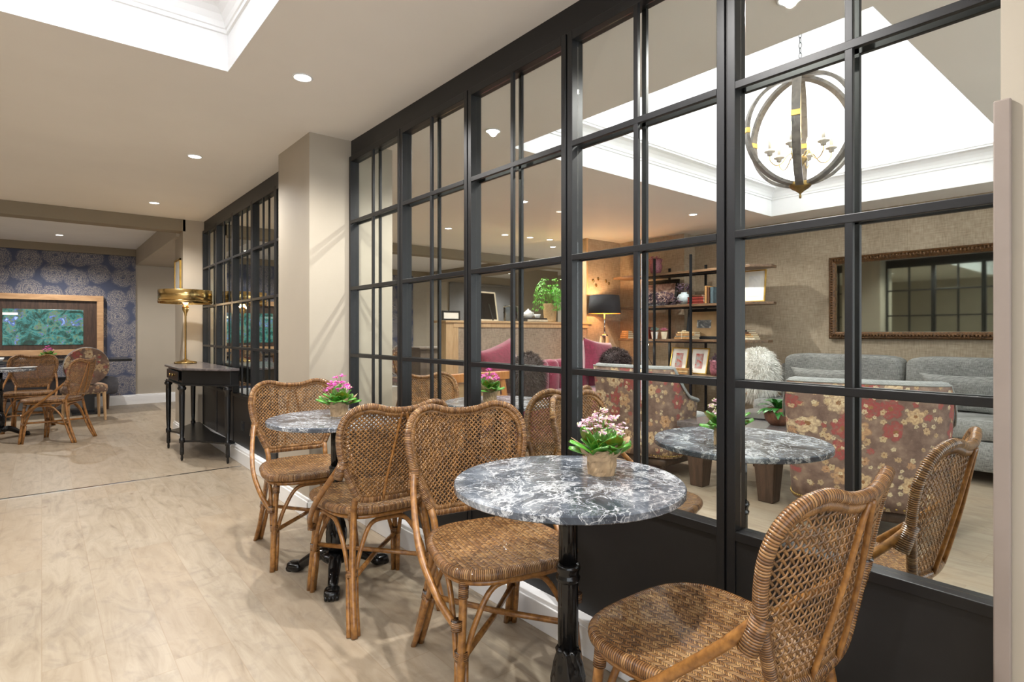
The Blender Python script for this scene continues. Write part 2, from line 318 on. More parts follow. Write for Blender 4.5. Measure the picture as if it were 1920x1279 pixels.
# ------------------------------------------------------------------ mesh helpers
class B:
    def __init__(s): s.v = []; s.f = []; s.uv = []
    def quad_uv(s, idx, uv=None):
        s.f.append(tuple(idx)); s.uv.append(uv or [(0, 0)] * len(idx))
    def box(s, x0, y0, z0, x1, y1, z1, mat=None):
        b = len(s.v)
        for p in ((x0, y0, z0), (x1, y0, z0), (x1, y1, z0), (x0, y1, z0), (x0, y0, z1), (x1, y0, z1), (x1, y1, z1), (x0, y1, z1)):
            s.v.append(tuple(mat @ Vector(p)) if mat else p)
        for q in ((0, 3, 2, 1), (4, 5, 6, 7), (0, 1, 5, 4), (1, 2, 6, 5), (2, 3, 7, 6), (3, 0, 4, 7)): s.quad_uv([b + i for i in q])
        return s
    def tube(s, pts, r, n=10, closed=False, flat=1.0, up=None, caps=True, sub=0):
        pts = [Vector(p) for p in pts]
        if sub: pts = smooth(pts, sub, closed)
        k = len(pts); rad = r if callable(r) else (lambda t: r)
        b = len(s.v); L = 0.0; ls = []
        prevn = None
        for i, p in enumerate(pts):
            if closed: t = pts[(i + 1) % k] - pts[i - 1]
            else: t = pts[min(i + 1, k - 1)] - pts[max(i - 1, 0)]
            t.normalize()
            if prevn is None:
                ref = Vector(up) if up else (Vector((0, 0, 1)) if abs(t.z) < .9 else Vector((0, 1, 0)))
                nn = (ref - t * ref.dot(t)).normalized()
            else:
                ref = Vector(up) if up else prevn
                nn = (ref - t * ref.dot(t)).normalized()
            prevn = nn; bb = t.cross(nn)
            rr = rad(i / max(1, k - 1))
            for j in range(n):
                a = 2 * math.pi * j / n
                s.v.append(tuple(p + nn * (math.cos(a) * rr * flat) + bb * (math.sin(a) * rr)))
            ls.append(L)
            if i + 1 < k: L += (pts[i + 1] - p).length
        tot = L + ((pts[0] - pts[-1]).length if closed else 0)
        ls.append(tot)
        for i in range(k if closed else k - 1):
            i2 = (i + 1) % k
            for j in range(n):
                j2 = (j + 1) % n
                s.quad_uv([b + i * n + j, b + i * n + j2, b + i2 * n + j2, b + i2 * n + j], [(j / n, ls[i]), ((j + 1) / n, ls[i]), ((j + 1) / n, ls[i + 1]), (j / n, ls[i + 1])])
        if caps and not closed:
            s.quad_uv([b + j for j in range(n)][::-1]); s.quad_uv([b + (k - 1) * n + j for j in range(n)])
        return s
    def lathe(s, prof, n=32, c=(0, 0, 0), flute=None, mat=None, cap=True):
        b = len(s.v)
        for i, (r, z) in enumerate(prof):
            for j in range(n):
                a = 2 * math.pi * j / n; rr = r * (flute(a, z) if flute else 1)
                p = Vector((c[0] + rr * math.cos(a), c[1] + rr * math.sin(a), c[2] + z))
                s.v.append(tuple(mat @ p) if mat else tuple(p))
        for i in range(len(prof) - 1):
            for j in range(n):
                j2 = (j + 1) % n
                s.quad_uv([b + i * n + j, b + i * n + j2, b + (i + 1) * n + j2, b + (i + 1) * n + j], [(j / n, prof[i][1]), ((j + 1) / n, prof[i][1]), ((j + 1) / n, prof[i + 1][1]), (j / n, prof[i + 1][1])])
        if cap and prof[0][0] > 1e-5: s.quad_uv([b + j for j in range(n)][::-1])
        if cap and prof[-1][0] > 1e-5: s.quad_uv([b + (len(prof) - 1) * n + j for j in range(n)])
        return s
    def prism(s, poly, z0, z1):
        b = len(s.v); n = len(poly)
        for z in (z0, z1):
            for p in poly: s.v.append((p[0], p[1], z))
        s.quad_uv([b + i for i in range(n)][::-1]); s.quad_uv([b + n + i for i in range(n)])
        for i in range(n): j = (i + 1) % n; s.quad_uv([b + i, b + j, b + n + j, b + n + i])
        return s
    def grid(s, fn, nu, nv, uvs=None):
        b = len(s.v)
        for i in range(nu + 1):
            for j in range(nv + 1): s.v.append(tuple(fn(i / nu, j / nv)))
        for i in range(nu):
            for j in range(nv):
                a = b + i * (nv + 1) + j
                ids = [a, a + nv + 1, a + nv + 2, a + 1]
                s.quad_uv(ids, [(i / nu, j / nv), ((i + 1) / nu, j / nv), ((i + 1) / nu, (j + 1) / nv), (i / nu, (j + 1) / nv)])
        return s
    def cushion(s, sx, sy, sz, c=(0, 0, 0), e=.35, n=16, m=10, puff=.0, mat=None):
        """superellipsoid pillow of full size sx, sy, sz"""
        b = len(s.v)
        pw = lambda x, k: math.copysign(abs(x) ** k, x)
        for i in range(m + 1):
            ph = -math.pi / 2 + math.pi * i / m
            for j in range(n * 2):
                th = 2 * math.pi * j / (n * 2)
                x = pw(math.cos(ph), e) * pw(math.cos(th), e); y = pw(math.cos(ph), e) * pw(math.sin(th), e); z = pw(math.sin(ph), e)
                k = 1 + puff * (1 - x * x) * (1 - y * y)
                p = Vector((c[0] + x * sx / 2, c[1] + y * sy / 2, c[2] + z * sz / 2 * k))
                s.v.append(tuple(mat @ p) if mat else tuple(p))
        w = n * 2
        for i in range(m):
            for j in range(w):
                j2 = (j + 1) % w; s.quad_uv([b + i * w + j, b + i * w + j2, b + (i + 1) * w + j2, b + (i + 1) * w + j])
        return s
    def fur(s, pts, length, width=.003, droop=.3, seed=1):
        rg = random.Random(seed)
        for p, nrm in pts:
            p = Vector(p); d = (Vector(nrm).normalized() + Vector((rg.uniform(-.5, .5), rg.uniform(-.5, .5), rg.uniform(-.5, .3)))).normalized()
            L = length * rg.uniform(.5, 1.15); side = d.cross(Vector((rg.uniform(-1, 1), rg.uniform(-1, 1), rg.uniform(-1, 1)))).normalized() * width * .5
            m_ = p + d * L * .55; e = p + d * L + Vector((rg.uniform(-.2, .2) * L, rg.uniform(-.2, .2) * L, -droop * L))
            b = len(s.v); s.v += [tuple(p - side), tuple(p + side), tuple(m_ + side * .8), tuple(m_ - side * .8), tuple(e)]
            s.quad_uv([b, b + 1, b + 2, b + 3]); s.quad_uv([b + 3, b + 2, b + 4])
        return s
def smooth(pts, k=6, closed=False):
    out = []; n = len(pts)
    for i in range(n if closed else n - 1):
        p0 = pts[(i - 1) % n] if closed or i > 0 else pts[0] * 2 - pts[1]
        p1 = pts[i]; p2 = pts[(i + 1) % n]
        p3 = pts[(i + 2) % n] if closed or i + 2 < n else p2 * 2 - p1
        for j in range(k):
            t = j / k
            out.append(.5 * ((2 * p1) + (p2 - p0) * t + (2 * p0 - 5 * p1 + 4 * p2 - p3) * t * t + (3 * p1 - p0 - 3 * p2 + p3) * t ** 3))
    if not closed: out.append(pts[-1])
    return out
def obj(name, b, m, parent=None, smooth_=False, bevel=0.0, solid=0.0, sub=0, loc=None):
    me = bpy.data.meshes.new(name); me.from_pydata(b.v, [], b.f); uv = me.uv_layers.new(name='UVMap')
    flat = [c for q in b.uv for p in q for c in p]; uv.data.foreach_set('uv', flat)
    me.materials.append(M[m] if isinstance(m, str) else m)
    if smooth_: me.polygons.foreach_set('use_smooth', [True] * len(me.polygons))
    me.update(); o = bpy.data.objects.new(name, me); C.objects.link(o)
    if parent: o.parent = parent
    if loc: o.location = loc
    if solid: md = o.modifiers.new('s', 'SOLIDIFY'); md.thickness = solid; md.offset = 0
    if bevel:
        md = o.modifiers.new('b', 'BEVEL'); md.width = bevel; md.segments = 2; md.limit_method = 'ANGLE'
    if sub: md = o.modifiers.new('u', 'SUBSURF'); md.levels = sub; md.render_levels = sub
    return o
def tag(o, label, cat, group=None, kind=None):
    if label: o['label'] = label
    if cat: o['category'] = cat
    if group: o['group'] = group
    if kind: o['kind'] = kind
    return o
def thing(name, label, cat, loc=(0, 0, 0), rz=0.0, group=None):
    o = bpy.data.objects.new(name, None); C.objects.link(o); o.empty_display_size = .1
    o.location = loc; o.rotation_euler = (0, 0, rz); return tag(o, label, cat, group)
def one(name, label, cat, b, m, loc, rz=0.0, group=None, rot=None, **kw):
    o = obj(name, b, m, **kw); o.location = loc; o.rotation_euler = rot if rot else (0, 0, rz); return tag(o, label, cat, group)
def struct(name, b, m, parent=None, **kw):
    o = obj(name, b, m, parent, **kw)
    if not parent: o['kind'] = 'structure'
    return o
def dup(root, loc, rz=None, label=None, group=None, scale=None):
    def cp(o, parent):
        c = o.copy(); C.objects.link(c)
        if parent: c.parent = parent
        for ch in list(o.children): cp(ch, c)
        return c
    r = cp(root, None); r.location = loc
    if rz is not None: r.rotation_euler = (0, 0, rz)
    if scale: r.scale = scale
    if label: r['label'] = label
    if group: r['group'] = group
    return r
bx = lambda *a: B().box(*a)

# ================================================================== SHELL
FH = 2.53   # ceiling of the far room
struct('floor', bx(-3.6, -1.8, -.06, 9.6, 11.3, 0), 'floor')
c = B(); xs = [-3.6, COFFERS[0][0], COFFERS[0][1], COFFERS[1][0], COFFERS[1][1], 9.6]
c.box(xs[0], -1.8, H, xs[5], .82, H + .03); c.box(xs[0], 3.02, H, xs[5], 7.3, H + .03)
for i in (0, 2, 4): c.box(xs[i], .82, H, xs[i + 1], 3.02, H + .03)
struct('ceiling', c, 'ceiling')
struct('ceiling_far_room', bx(-3.6, 7.3, FH, 9.6, 11.3, FH + .03), 'white')
def rect_ring(b, prof, x0, x1, y0, y1):
    """prof: (inset, z) rings around the rectangle"""
    base = len(b.v)
    for d, z in prof:
        b.v += [(x0 + d, y0 + d, z), (x1 - d, y0 + d, z), (x1 - d, y1 - d, z), (x0 + d, y1 - d, z)]
    for i in range(len(prof) - 1):
        for j in range(4): k = (j + 1) % 4; b.quad_uv([base + i * 4 + j, base + i * 4 + k, base + i * 4 + 4 + k, base + i * 4 + 4 + j])
for (x0, x1, y0, y1) in COFFERS:
    b = B(); rect_ring(b, [(-.001, H), (.002, H - .0005), (.002, 2.62)], x0, x1, y0, y1)
    rect_ring(b, [(-.12, 2.70), (-.12, 3.45)], x0, x1, y0, y1)
    b.box(x0 - .12, y0 - .12, 3.45, x1 + .12, y1 + .12, 3.47)
    rect_ring(b, [(0, 2.70), (-.12, 2.70)], x0, x1, y0, y1)
    struct('ceiling_coffer', b, 'white')
    b = B(); rect_ring(b, [(0, 2.62), (.012, 2.622), (.012, 2.64), (.018, 2.644), (.024, 2.668), (.040, 2.694), (.062, 2.714), (.085, 2.724), (.092, 2.726), (.092, 2.742), (.10, 2.744), (.10, 2.756), (.0, 2.756)], x0, x1, y0, y1)
    struct('trim_crown', b, 'white')
# walls
struct('wall_left', bx(-3.6, -1.8, 0, -3.5, 11.3, 3), 'taupe')
struct('wall_behind', bx(-3.6, -1.9, 0, 9.6, -1.8, .35).box(-3.6, -1.9, 2.3, 9.6, -1.8, 3).box(-3.6, -1.9, .35, -3.3, -1.8, 2.3).box(1.3, -1.9, .35, 1.9, -1.8, 2.3).box(6.3, -1.9, .35, 9.6, -1.8, 2.3), 'taupe')  # openings added in this unseen wall to admit fill light
struct('window_behind', bx(-3.3, -1.86, .35, -3.25, -1.84, 2.3).box(-1.05, -1.86, .35, -1.0, -1.84, 2.3).box(1.25, -1.86, .35, 1.3, -1.84, 2.3).box(1.9, -1.86, .35, 1.95, -1.84, 2.3).box(4.05, -1.86, .35, 4.1, -1.84, 2.3).box(6.25, -1.86, .35, 6.3, -1.84, 2.3), 'black')  # unseen window bars of the openings added for fill light
struct('wall_far', bx(-3.6, 11.18, 0, 9.6, 11.3, 2.6), 'taupe')
struct('wall_far_wallpaper', bx(-3.6, 11.15, .16, 1.19, 11.18, 2.416), 'wallpaper')
struct('wall_far_wallpaper', bx(1.95, 11.15, .16, 6.35, 11.18, 2.416), 'wallpaper')
struct('beam_far', bx(-3.6, 11.10, 2.416, 6.75, 11.18, FH), 'taupe_dark')
struct('beam_room', bx(-3.5, 7.3, 2.314, 1.25, 7.5, FH + .01), 'taupe_dark')
struct('beam_room', bx(1.66, 7.3, 2.314, 9.6, 7.5, FH + .01), 'taupe_dark')
struct('beam_side', bx(1.19, 7.5, 2.276, 1.95, 11.1, FH), 'taupe')
struct('beam_side', bx(6.75, 7.5, 2.33, 7.1, 11.18, FH), 'taupe_dark')
struct('wall_pilaster', bx(1.225, 7.3, 0, 1.675, 7.78, FH + .01), 'taupe')
struct('wall_pillar', bx(1.306, 3.60, 0, 1.884, 4.21, H), 'taupe')
def base(name, x0, y0, x1, y1, h=.128, m='white'):
    b = bx(x0, y0, 0, x1, y1, h - .02); b.box(x0 + (.006 if x1 - x0 < .3 else 0), y0 + (.006 if y1 - y0 < .3 else 0), h - .02, x1, y1, h)
    return struct(name, b, m, bevel=.003)
base('baseboard_right', CX - .073, .28, CX + .073, 3.60)
base('baseboard_column', 1.29, 3.585, 1.31, 4.21); 
base('baseboard_column_end', 1.29, 3.583, 1.55, 3.602)
base('baseboard_far_right', FX - .075, 4.21, FX + .075, 7.3)
base('baseboard_far', -3.5, 11.13, 6.35, 11.15, .16)
base('baseboard_pilaster', 1.205, 7.28, 1.43, 7.80)
base('baseboard_recess', 1.19, 11.16, 1.95, 11.18, .16)
# near-right pier with a corner guard
struct('wall_right', bx(1.50, -1.8, 0, 1.560, .264, H).box(1.56, -1.8, 0, 1.69, .232, H), 'taupe')
b = B(); b.v = [(x, y, z) for z in (0, 1.648) for x, y in ((1.488, .246), (1.4995, .246), (1.4995, .2645), (1.558, .2645), (1.558, .274), (1.488, .274))]
for q in ((5, 4, 3, 2, 1, 0), (6, 7, 8, 9, 10, 11)) + tuple((i, (i + 1) % 6, 6 + (i + 1) % 6, 6 + i) for i in range(6)): b.quad_uv(q)
struct('trim_corner_guard', b, 'guard', bevel=.003)
struct('trim_floor_strip', bx(-3.5, 5.39, 0, 1.36, 5.415, .003), 'chrome')

# ---- mirror walls: clear panes with reflections modelled behind, steel framing and black base panels
RZ = [.596, 1.029, 1.466, 1.902, 2.31]
wn = 0
def bay(cx, y0, y1, d=.030, mid=True):
    """one framed bay between y0 and y1"""
    global wn; wn += 1
    root = bpy.data.objects.new('window_%d' % wn, None); C.objects.link(root); root['kind'] = 'structure'  # bay of the mirror wall, glazed clear
    g = .004; y0 += g; y1 -= g; st = .026; xf, xb = cx - d, cx + d; ym = (y0 + y1) / 2
    b = B(); b.box(xf, y0, .128, xb, y0 + st, 2.335); b.box(xf, y1 - st, .128, xb, y1, 2.335)
    b.box(xf, y0 + st, 2.30, xb, y1 - st, 2.335); b.box(xf, y0 + st, RZ[0] - .028, xb, y1 - st, RZ[0])
    struct('frame', b, 'black', root, bevel=.002)
    b = B(); mt = .0095
    for xa, xc in ((xf, xf + .014), (xb - .014, xb)):
        b.box(xa, ym - mt, RZ[0], xc, ym + mt, 2.30)
        for z in RZ[1:4]: b.box(xa - .001 if xa == xf else xa, y0 + st, z - .011, xc if xa == xf else xc + .001, y1 - st, z + .011)
    struct('glazing_bars', b, 'black', root, bevel=.0015)
    struct('base_panel', bx(xf + .006, y0 + st, .128, xb - .006, y1 - st, RZ[0] - .026), 'panel', root)
    zs = RZ[:4] + [2.30]
    for i in range(4):
        for a_, b_ in ((y0 + st, ym), (ym, y1 - st)):
            struct('pane', bx(cx - .002, a_ + .002, zs[i] + .001, cx + .002, b_ - .002, zs[i + 1] - .001), 'glass', root)
    return root
YS = [.236, .905, 1.570, 2.235, 2.900, 3.598]
for i in range(5): bay(CX, YS[i], YS[i + 1])
YF = [4.212, 4.66, 5.32, 5.98, 6.64, 7.298]
for i in range(5): bay(FX, YF[i], YF[i + 1])
struct('trim_header', bx(CX - .012, .27, 2.335, CX + .012, 3.60, H), 'black')
struct('trim_header_far', bx(FX - .012, 4.21, 2.335, FX + .012, 7.3, H), 'black')
# black gap infill behind the doubled posts
b = B()
for y in YS[1:5]: b.box(CX - .02, y - .006, .128, CX + .02, y + .006, 2.335)
for y in YF[1:5]: b.box(FX - .02, y - .006, .128, FX + .02, y + .006, 2.335)
struct('trim_post_filler', b, 'panel')

# ---- lounge shell, set at its mirror-image place behind the panes
b = bx(5.68, 5.30, 0, 6.36, 5.47, H); struct('wall_lounge_end', b, 'grasscloth')
struct('wall_lounge_shelf', bx(6.36, 4.25, 0, 6.60, 5.47, H), 'grasscloth')
struct('wall_lounge_back', bx(6.60, -1.8, 0, 6.75, 4.30, H), 'grasscloth')
struct('trim_jamb', bx(5.655, 5.29, 1.31, 5.685, 5.48, H), 'oak', bevel=.002)
b = bx(3.58, 5.31, 0, 5.70, 5.455, 1.285); struct('wall_half_height', b, 'panelcloth')
b = bx(3.425, 5.30, 0, 3.52, 5.456, 1.285); b.box(3.52, 5.295, 1.235, 5.70, 5.456, 1.286); b.box(3.52, 5.30, 0, 3.59, 5.45, 1.285)
struct('trim_half_wall', b, 'oak', bevel=.002)
struct('trim_ledge', bx(3.41, 5.28, 1.286, 5.76, 5.60, 1.312), 'oak_h', bevel=.003)
struct('wall_service_room', bx(9.5, 5.4, 0, 9.6, 11.3, 2.6), 'taupe')
struct('wall_service_pier', bx(7.85, 9.2, 0, 8.9, 9.6, FH), 'taupe_dark')

exec_later = []
# ================================================================== DOWNLIGHTS
def downlight():
    t = thing('downlight', '', 'ceiling light')
    obj('trim_ring', B().lathe([(.040, 0), (.048, 0), (.050, -.004), (.046, -.007), (.040, -.004)], 28, cap=False), 'white', t, smooth_=True)
    obj('lens', B().lathe([(.0, -.0035), (.040, -.0035), (.040, 0)], 28, cap=False), 'disc', t, smooth_=False)
    return t
names = ['lit downlight in the ceiling above the nearest marble table', 'lit downlight in the ceiling in front of the square column', 'second lit downlight along the aisle, left of the column',
         'third lit downlight along the aisle, nearest the ceiling beam', 'lit downlight over the left side of the aisle', 'lit downlight over the aisle beside the coffer', 'lit downlight in the white ceiling before the blue wallpaper', 'lit downlight above the dining corner at left',
         'large lit downlight seen through the upper panes left of the coffer', 'lit downlight beyond the glazing above the near marble table', 'leftmost downlight of the row above the ledge', 'second from left downlight above the ledge', 'middle downlight of the row above the ledge',
         'third from right downlight above the ledge', 'second from right downlight above the ledge', 'downlight set back behind the ledge row at right', 'downlight seen through the far glazed bays', 'downlight in the lounge ceiling beside the coffer',
         'downlight in the lounge ceiling before the bookshelf', 'downlight in the back room behind the ledge', 'downlight at the right of the back room behind the ledge', 'downlight close to the grey blind in the back room', 'downlight before the wallpaper beyond the low cabinet']
dl = None
for i, (x, y, z, k) in enumerate(SPOTS):
    if dl is None: dl = downlight(); t = dl; t.location = (x, y, z)
    else: t = dup(dl, (x, y, z))
    t['label'] = names[i]; t['group'] = 'recessed downlights'

# ================================================================== RATTAN CHAIR
def by(x, z): return -.215 - .22 * (z - .51) - .05 * (1 - (x / .24) ** 2)
HALF = [(0, .868), (.06, .873), (.105, .885), (.142, .890), (.188, .878), (.222, .846), (.238, .795), (.236, .735), (.222, .672), (.199, .612), (.176, .558), (.157, .522), (.132, .508), (.06, .505), (0, .505)]
def outline2d():
    pts = [Vector((x, z, 0)) for x, z in HALF] + [Vector((-x, z, 0)) for x, z in HALF[-2:0:-1]]
    return smooth(pts, 6, True)
def make_rattan(label, group):
    t = thing('rattan_chair', label, 'chair', group=group)
    oc = outline2d(); loop = [Vector((p.x, by(p.x, p.y), p.y)) for p in oc]
    b = B().tube(loop, .0135, 12, closed=True); obj('back_frame', b, 'wrap', t, smooth_=True)
    # woven lattice: two families of diagonal strands, over and under each other
    poly = [(p.x, p.y) for p in oc]
    def inside(x, z):
        c = False; j = len(poly) - 1
        for i in range(len(poly)):
            if (poly[i][1] > z) != (poly[j][1] > z) and x < (poly[j][0] - poly[i][0]) * (z - poly[i][1]) / (poly[j][1] - poly[i][1]) + poly[i][0]: c = not c
            j = i
        return c
    b = B(); sp = .0128; q = math.sqrt(.5)
    for fam in (0, 1):
        k = -60
        while k < 60:
            k += 1; run = []
            for m_ in range(-120, 121):
                s_ = m_ * sp / 2; dd = k * sp
                if fam == 0: x = (s_ - dd) * q; z = .70 + (s_ + dd) * q
                else: x = (s_ + dd) * q; z = .70 + (dd - s_) * q * (1) if False else .70 + (s_ - dd) * q * -1
                if inside(x, z):
                    ov = 0.0
                    if m_ % 2 == 0: ov = (1 if ((m_ // 2 + k) % 2 == 0) else -1) * (1 if fam == 0 else -1)
                    run.append((x, z, ov))
                elif run:
                    if len(run) > 2: _strand(b, run)
                    run = []
            if len(run) > 2: _strand(b, run)
    obj('woven_back', b, 'strand', t, smooth_=True)
    # wrapped edging knots where the weave meets the loop
    b = B(); n = len(loop)
    cz = Vector((0, by(0, .7), .7))
    for i in range(0, n):
        for h in (0, .5):
            p = loop[i].lerp(loop[(i + 1) % n], h); tn = (loop[(i + 1) % n] - loop[i]).normalized(); nr = Vector((0, 1, 0))
            inw = tn.cross(nr).normalized(); inw = inw if inw.dot(cz - p) > 0 else -inw
            b.tube([p + inw * .010 + nr * .006, p + inw * .019 + nr * .004, p + inw * .026], .0026, 5)
            b.tube([p + inw * .010 - nr * .006, p + inw * .019 - nr * .004, p + inw * .026], .0026, 5)
    obj('back_edging', b, 'strand', t, smooth_=True)
    for s in (-1, 1):
        b = B().tube([(s * .008, by(0, .86) - .012, .862), (s * .018, by(.02, .82) - .012, .82), (s * .036, by(.03, .70) - .014, .70), (s * .052, by(.05, .58) - .012, .58), (s * .056, by(.056, .51) - .008, .507)], .0058, 8, sub=4)
        obj('back_rod', b, 'cane', t, smooth_=True)
    # seat
    N = 56
    def so(k, ins=0.0):
        a = 2 * math.pi * k / N; cx, sx = math.cos(a), math.sin(a)
        y = .243 * math.copysign(abs(sx) ** .66, sx); wd = .234 + .022 * (y / .235) 
        x = wd * math.copysign(abs(cx) ** .66, cx)
        l = math.hypot(x, y); return x * (l - ins) / l, y * (l - ins) / l
    rim = [Vector((*so(k, .014), .452 + .006 * (1 - min(1, abs(so(k)[1]) / .225)) * 0)) for k in range(N)]
    obj('seat_rim', B().tube(rim, lambda _: .0165, 12, closed=True), 'wrap', t, smooth_=True)
    b = B(); rings = 10
    b.v.append((0, 0, .458))
    for r in range(1, rings + 1):
        f = r / rings
        for k in range(N):
            x, y = so(k, .010); b.v.append((x * f, y * f, .458 + .0095 * f ** 3 - .000 * f))
    for k in range(N): b.quad_uv([0, 1 + k, 1 + (k + 1) % N])
    for r in range(rings - 1):
        for k in range(N): k2 = (k + 1) % N; b.quad_uv([1 + r * N + k, 1 + (r + 1) * N + k, 1 + (r + 1) * N + k2, 1 + r * N + k2])
    b.uv = [[(b.v[i][0] + 1, b.v[i][1] + 1) for i in f] for f in b.f]
    obj('seat', b, 'seat', t, smooth_=True)
    fr = [Vector((*so(k, .028), .424)) for k in range(N)]
    obj('seat_frame', B().tube(fr, .0105, 8, closed=True), 'cane', t, smooth_=True)
    FL = lambda s: (s * .199, .176); RL0 = lambda s: (s * .155, -.180)
    def wrapband(b, p, d, r, L=.03):
        p = Vector(p); d = Vector(d).normalized(); obj('cane_binding', B().tube([p - d * L / 2, p + d * L / 2], r, 12), 'wrap', b, smooth_=True)
    for s in (-1, 1):
        x, y = FL(s)
        b = B(); b.tube([(s * .184, .166, .425), (s * .199, .184, .22), (s * .213, .204, .0)], .0128, 10, sub=4)
        b.tube([(x * .92, y - .0, .19), (x * .94, y + .008, .1), (x * .975, y + .02, .0)], .0105, 8)
        b.tube([(x * 1.0, y - .026, .19), (x * 1.03, y - .014, .1), (x * 1.05, y + .0, .0)], .0105, 8)
        bands = obj('leg', b, 'cane', t, smooth_=True)
        wrapband(bands, (x * .985, y, .205), (0, .05, -1), .0215, .028); wrapband(bands, (s * .186, .168, .40), (s * -.07, -.08, 1), .0160, .05)
        b = B(); xr = .158
        b.tube([(s * .160, by(.158, .525), .525), (s * .156, -.214, .48), (s * .158, -.208, .42), (s * .176, -.246, .22), (s * .196, -.322, .0)], .0132, 10, sub=5)
        b.tube([(s * .154, -.226, .21), (s * .166, -.262, .11), (s * .178, -.312, .0)], .0108, 8, sub=3)
        b.tube([(s * .182, -.214, .21), (s * .194, -.252, .11), (s * .210, -.302, .0)], .0108, 8, sub=3)
        bands = obj('leg', b, 'cane', t, smooth_=True)
        wrapband(bands, (s * .174, -.236, .215), (s * .02, -.08, -.2), .0225, .028); wrapband(bands, (s * .157, -.187, .44), (0, 0, 1), .0165, .05)
        # outer sweeping brace from the back loop to the front leg
        b = B().tube([(s * .222, by(.222, .655), .665), (s * .240, -.195, .60), (s * .256, -.11, .52), (s * .262, -.02, .44), (s * .244, .09, .355), (s * .215, .172, .295)], .0118, 10, sub=6)
        bands = obj('side_brace', b, 'cane', t, smooth_=True)
        wrapband(bands, (s * .224, by(.222, .655) + .006, .64), (s * .2, .3, -1), .0195, .075)
        wrapband(bands, (s * .211, .176, .30), (0, 0, 1), .0185, .03)
    # arched braces under the seat
    def arch(p0, p1, m0, m1):
        p0, p1, m0, m1 = map(Vector, (p0, p1, m0, m1)); d = p1 - p0
        b = B().tube([p0, p0 + (m0 - p0) * .35 + Vector((0, 0, .03)), m0, (m0 + m1) / 2 + Vector((0, 0, .012)), m1, p1 + (m1 - p1) * .35 + Vector((0, 0, .03)), p1], .0095, 8, sub=6)
        obj('arched_brace', b, 'cane', t, smooth_=True)
    arch((-.187, .182, .19), (.187, .182, .19), (-.09, .168, .385), (.09, .168, .385))
    arch((-.156, -.226, .21), (.156, -.226, .21), (-.075, -.19, .385), (.075, -.19, .385))
    for s in (-1, 1): arch((s * .205, .155, .19), (s * .18, -.212, .21), (s * .196, .06, .385), (s * .186, -.09, .385))
    obj('stretcher', B().tube([(-.2, .18, .215), (0, -.03, .21), (.172, -.235, .212)], .0105, 8), 'cane', t, smooth_=True)
    obj('stretcher', B().tube([(.2, .18, .19), (0, -.03, .189), (-.172, -.235, .188)], .0105, 8), 'cane', t, smooth_=True)
    return t
def _strand(b, run):
    """flat ribbon following x, z with over/under offset"""
    base = len(b.v); n = len(run); hw, ht = .0037, .0013
    for i, (x, z, ov) in enumerate(run):
        a = run[max(0, i - 1)]; c_ = run[min(n - 1, i + 1)]
        tx, tz = c_[0] - a[0], c_[1] - a[1]; l = math.hypot(tx, tz); px, pz = -tz / l * hw, tx / l * hw
        y = by(x, z) + ov * .0017
        b.v += [(x + px, y, z + pz), (x, y + ht, z), (x - px, y, z - pz), (x, y - ht, z)]
    for i in range(n - 1):
        for j in range(4):
            k = (j + 1) % 4; b.quad_uv([base + i * 4 + j, base + i * 4 + k, base + i * 4 + 4 + k, base + i * 4 + 4 + j])
CH = [  # x, y, heading (0 = faces away from the camera along the wall), label, group
    (1.11, 3.10, 173.7, 'rattan bistro chair on the far side of the far marble table, by the square column', 'rattan chairs along the glazing'),
    (1.145, 2.39, -3.7, 'rattan bistro chair seen from behind, between the two marble tables', 'rattan chairs along the glazing'),
    (1.21, 1.55, 166, 'rattan bistro chair drawn up on the far side of the nearest marble table', 'rattan chairs along the glazing'),
    (1.222, .755, -2, 'dark rattan bistro chair at the lower right corner, nearest of all', 'rattan chairs along the glazing')]
rat = None
def ratchair(x, y, hd, label, group):
    global rat
    if rat is None:
        rat = make_rattan(label, group); rat.location = (x, y, 0); rat.rotation_euler = (0, 0, R(hd)); return rat
    return dup(rat, (x, y, 0), R(hd), label, group)
for c_ in CH: ratchair(*c_)
REFL = ['rattan chair beyond the glazing by the column, farthest of the four', 'rattan chair beyond the glazing seen from behind at the farther marble table', 'rattan chair beyond the glazing at the far side of the near marble table', 'rattan chair beyond the glazing at the right edge']
for c_, lb in zip(CH, REFL): ratchair(2 * CX - c_[0], c_[1], -c_[2], lb, 'rattan chairs beyond the glazing')  # copies modelled behind the panes in place of the chairs' reflections
ratchair(.10, 8.0, 60, 'rattan chair seen from its side in the far dining room', 'rattan chairs in the dining room')
ratchair(-.12, 9.02, 172, 'dark rattan chair at the far left edge facing the camera', 'rattan chairs in the dining room')
ratchair(2 * FX - .10, 8.0, -60, 'rattan chair seen through the far glazed bays', 'rattan chairs in the dining room')  # modelled reflection of the dining room chair
ratchair(4.15, 7.1, 200, 'rattan chair behind the low taupe cabinet', 'rattan chairs in the dining room')

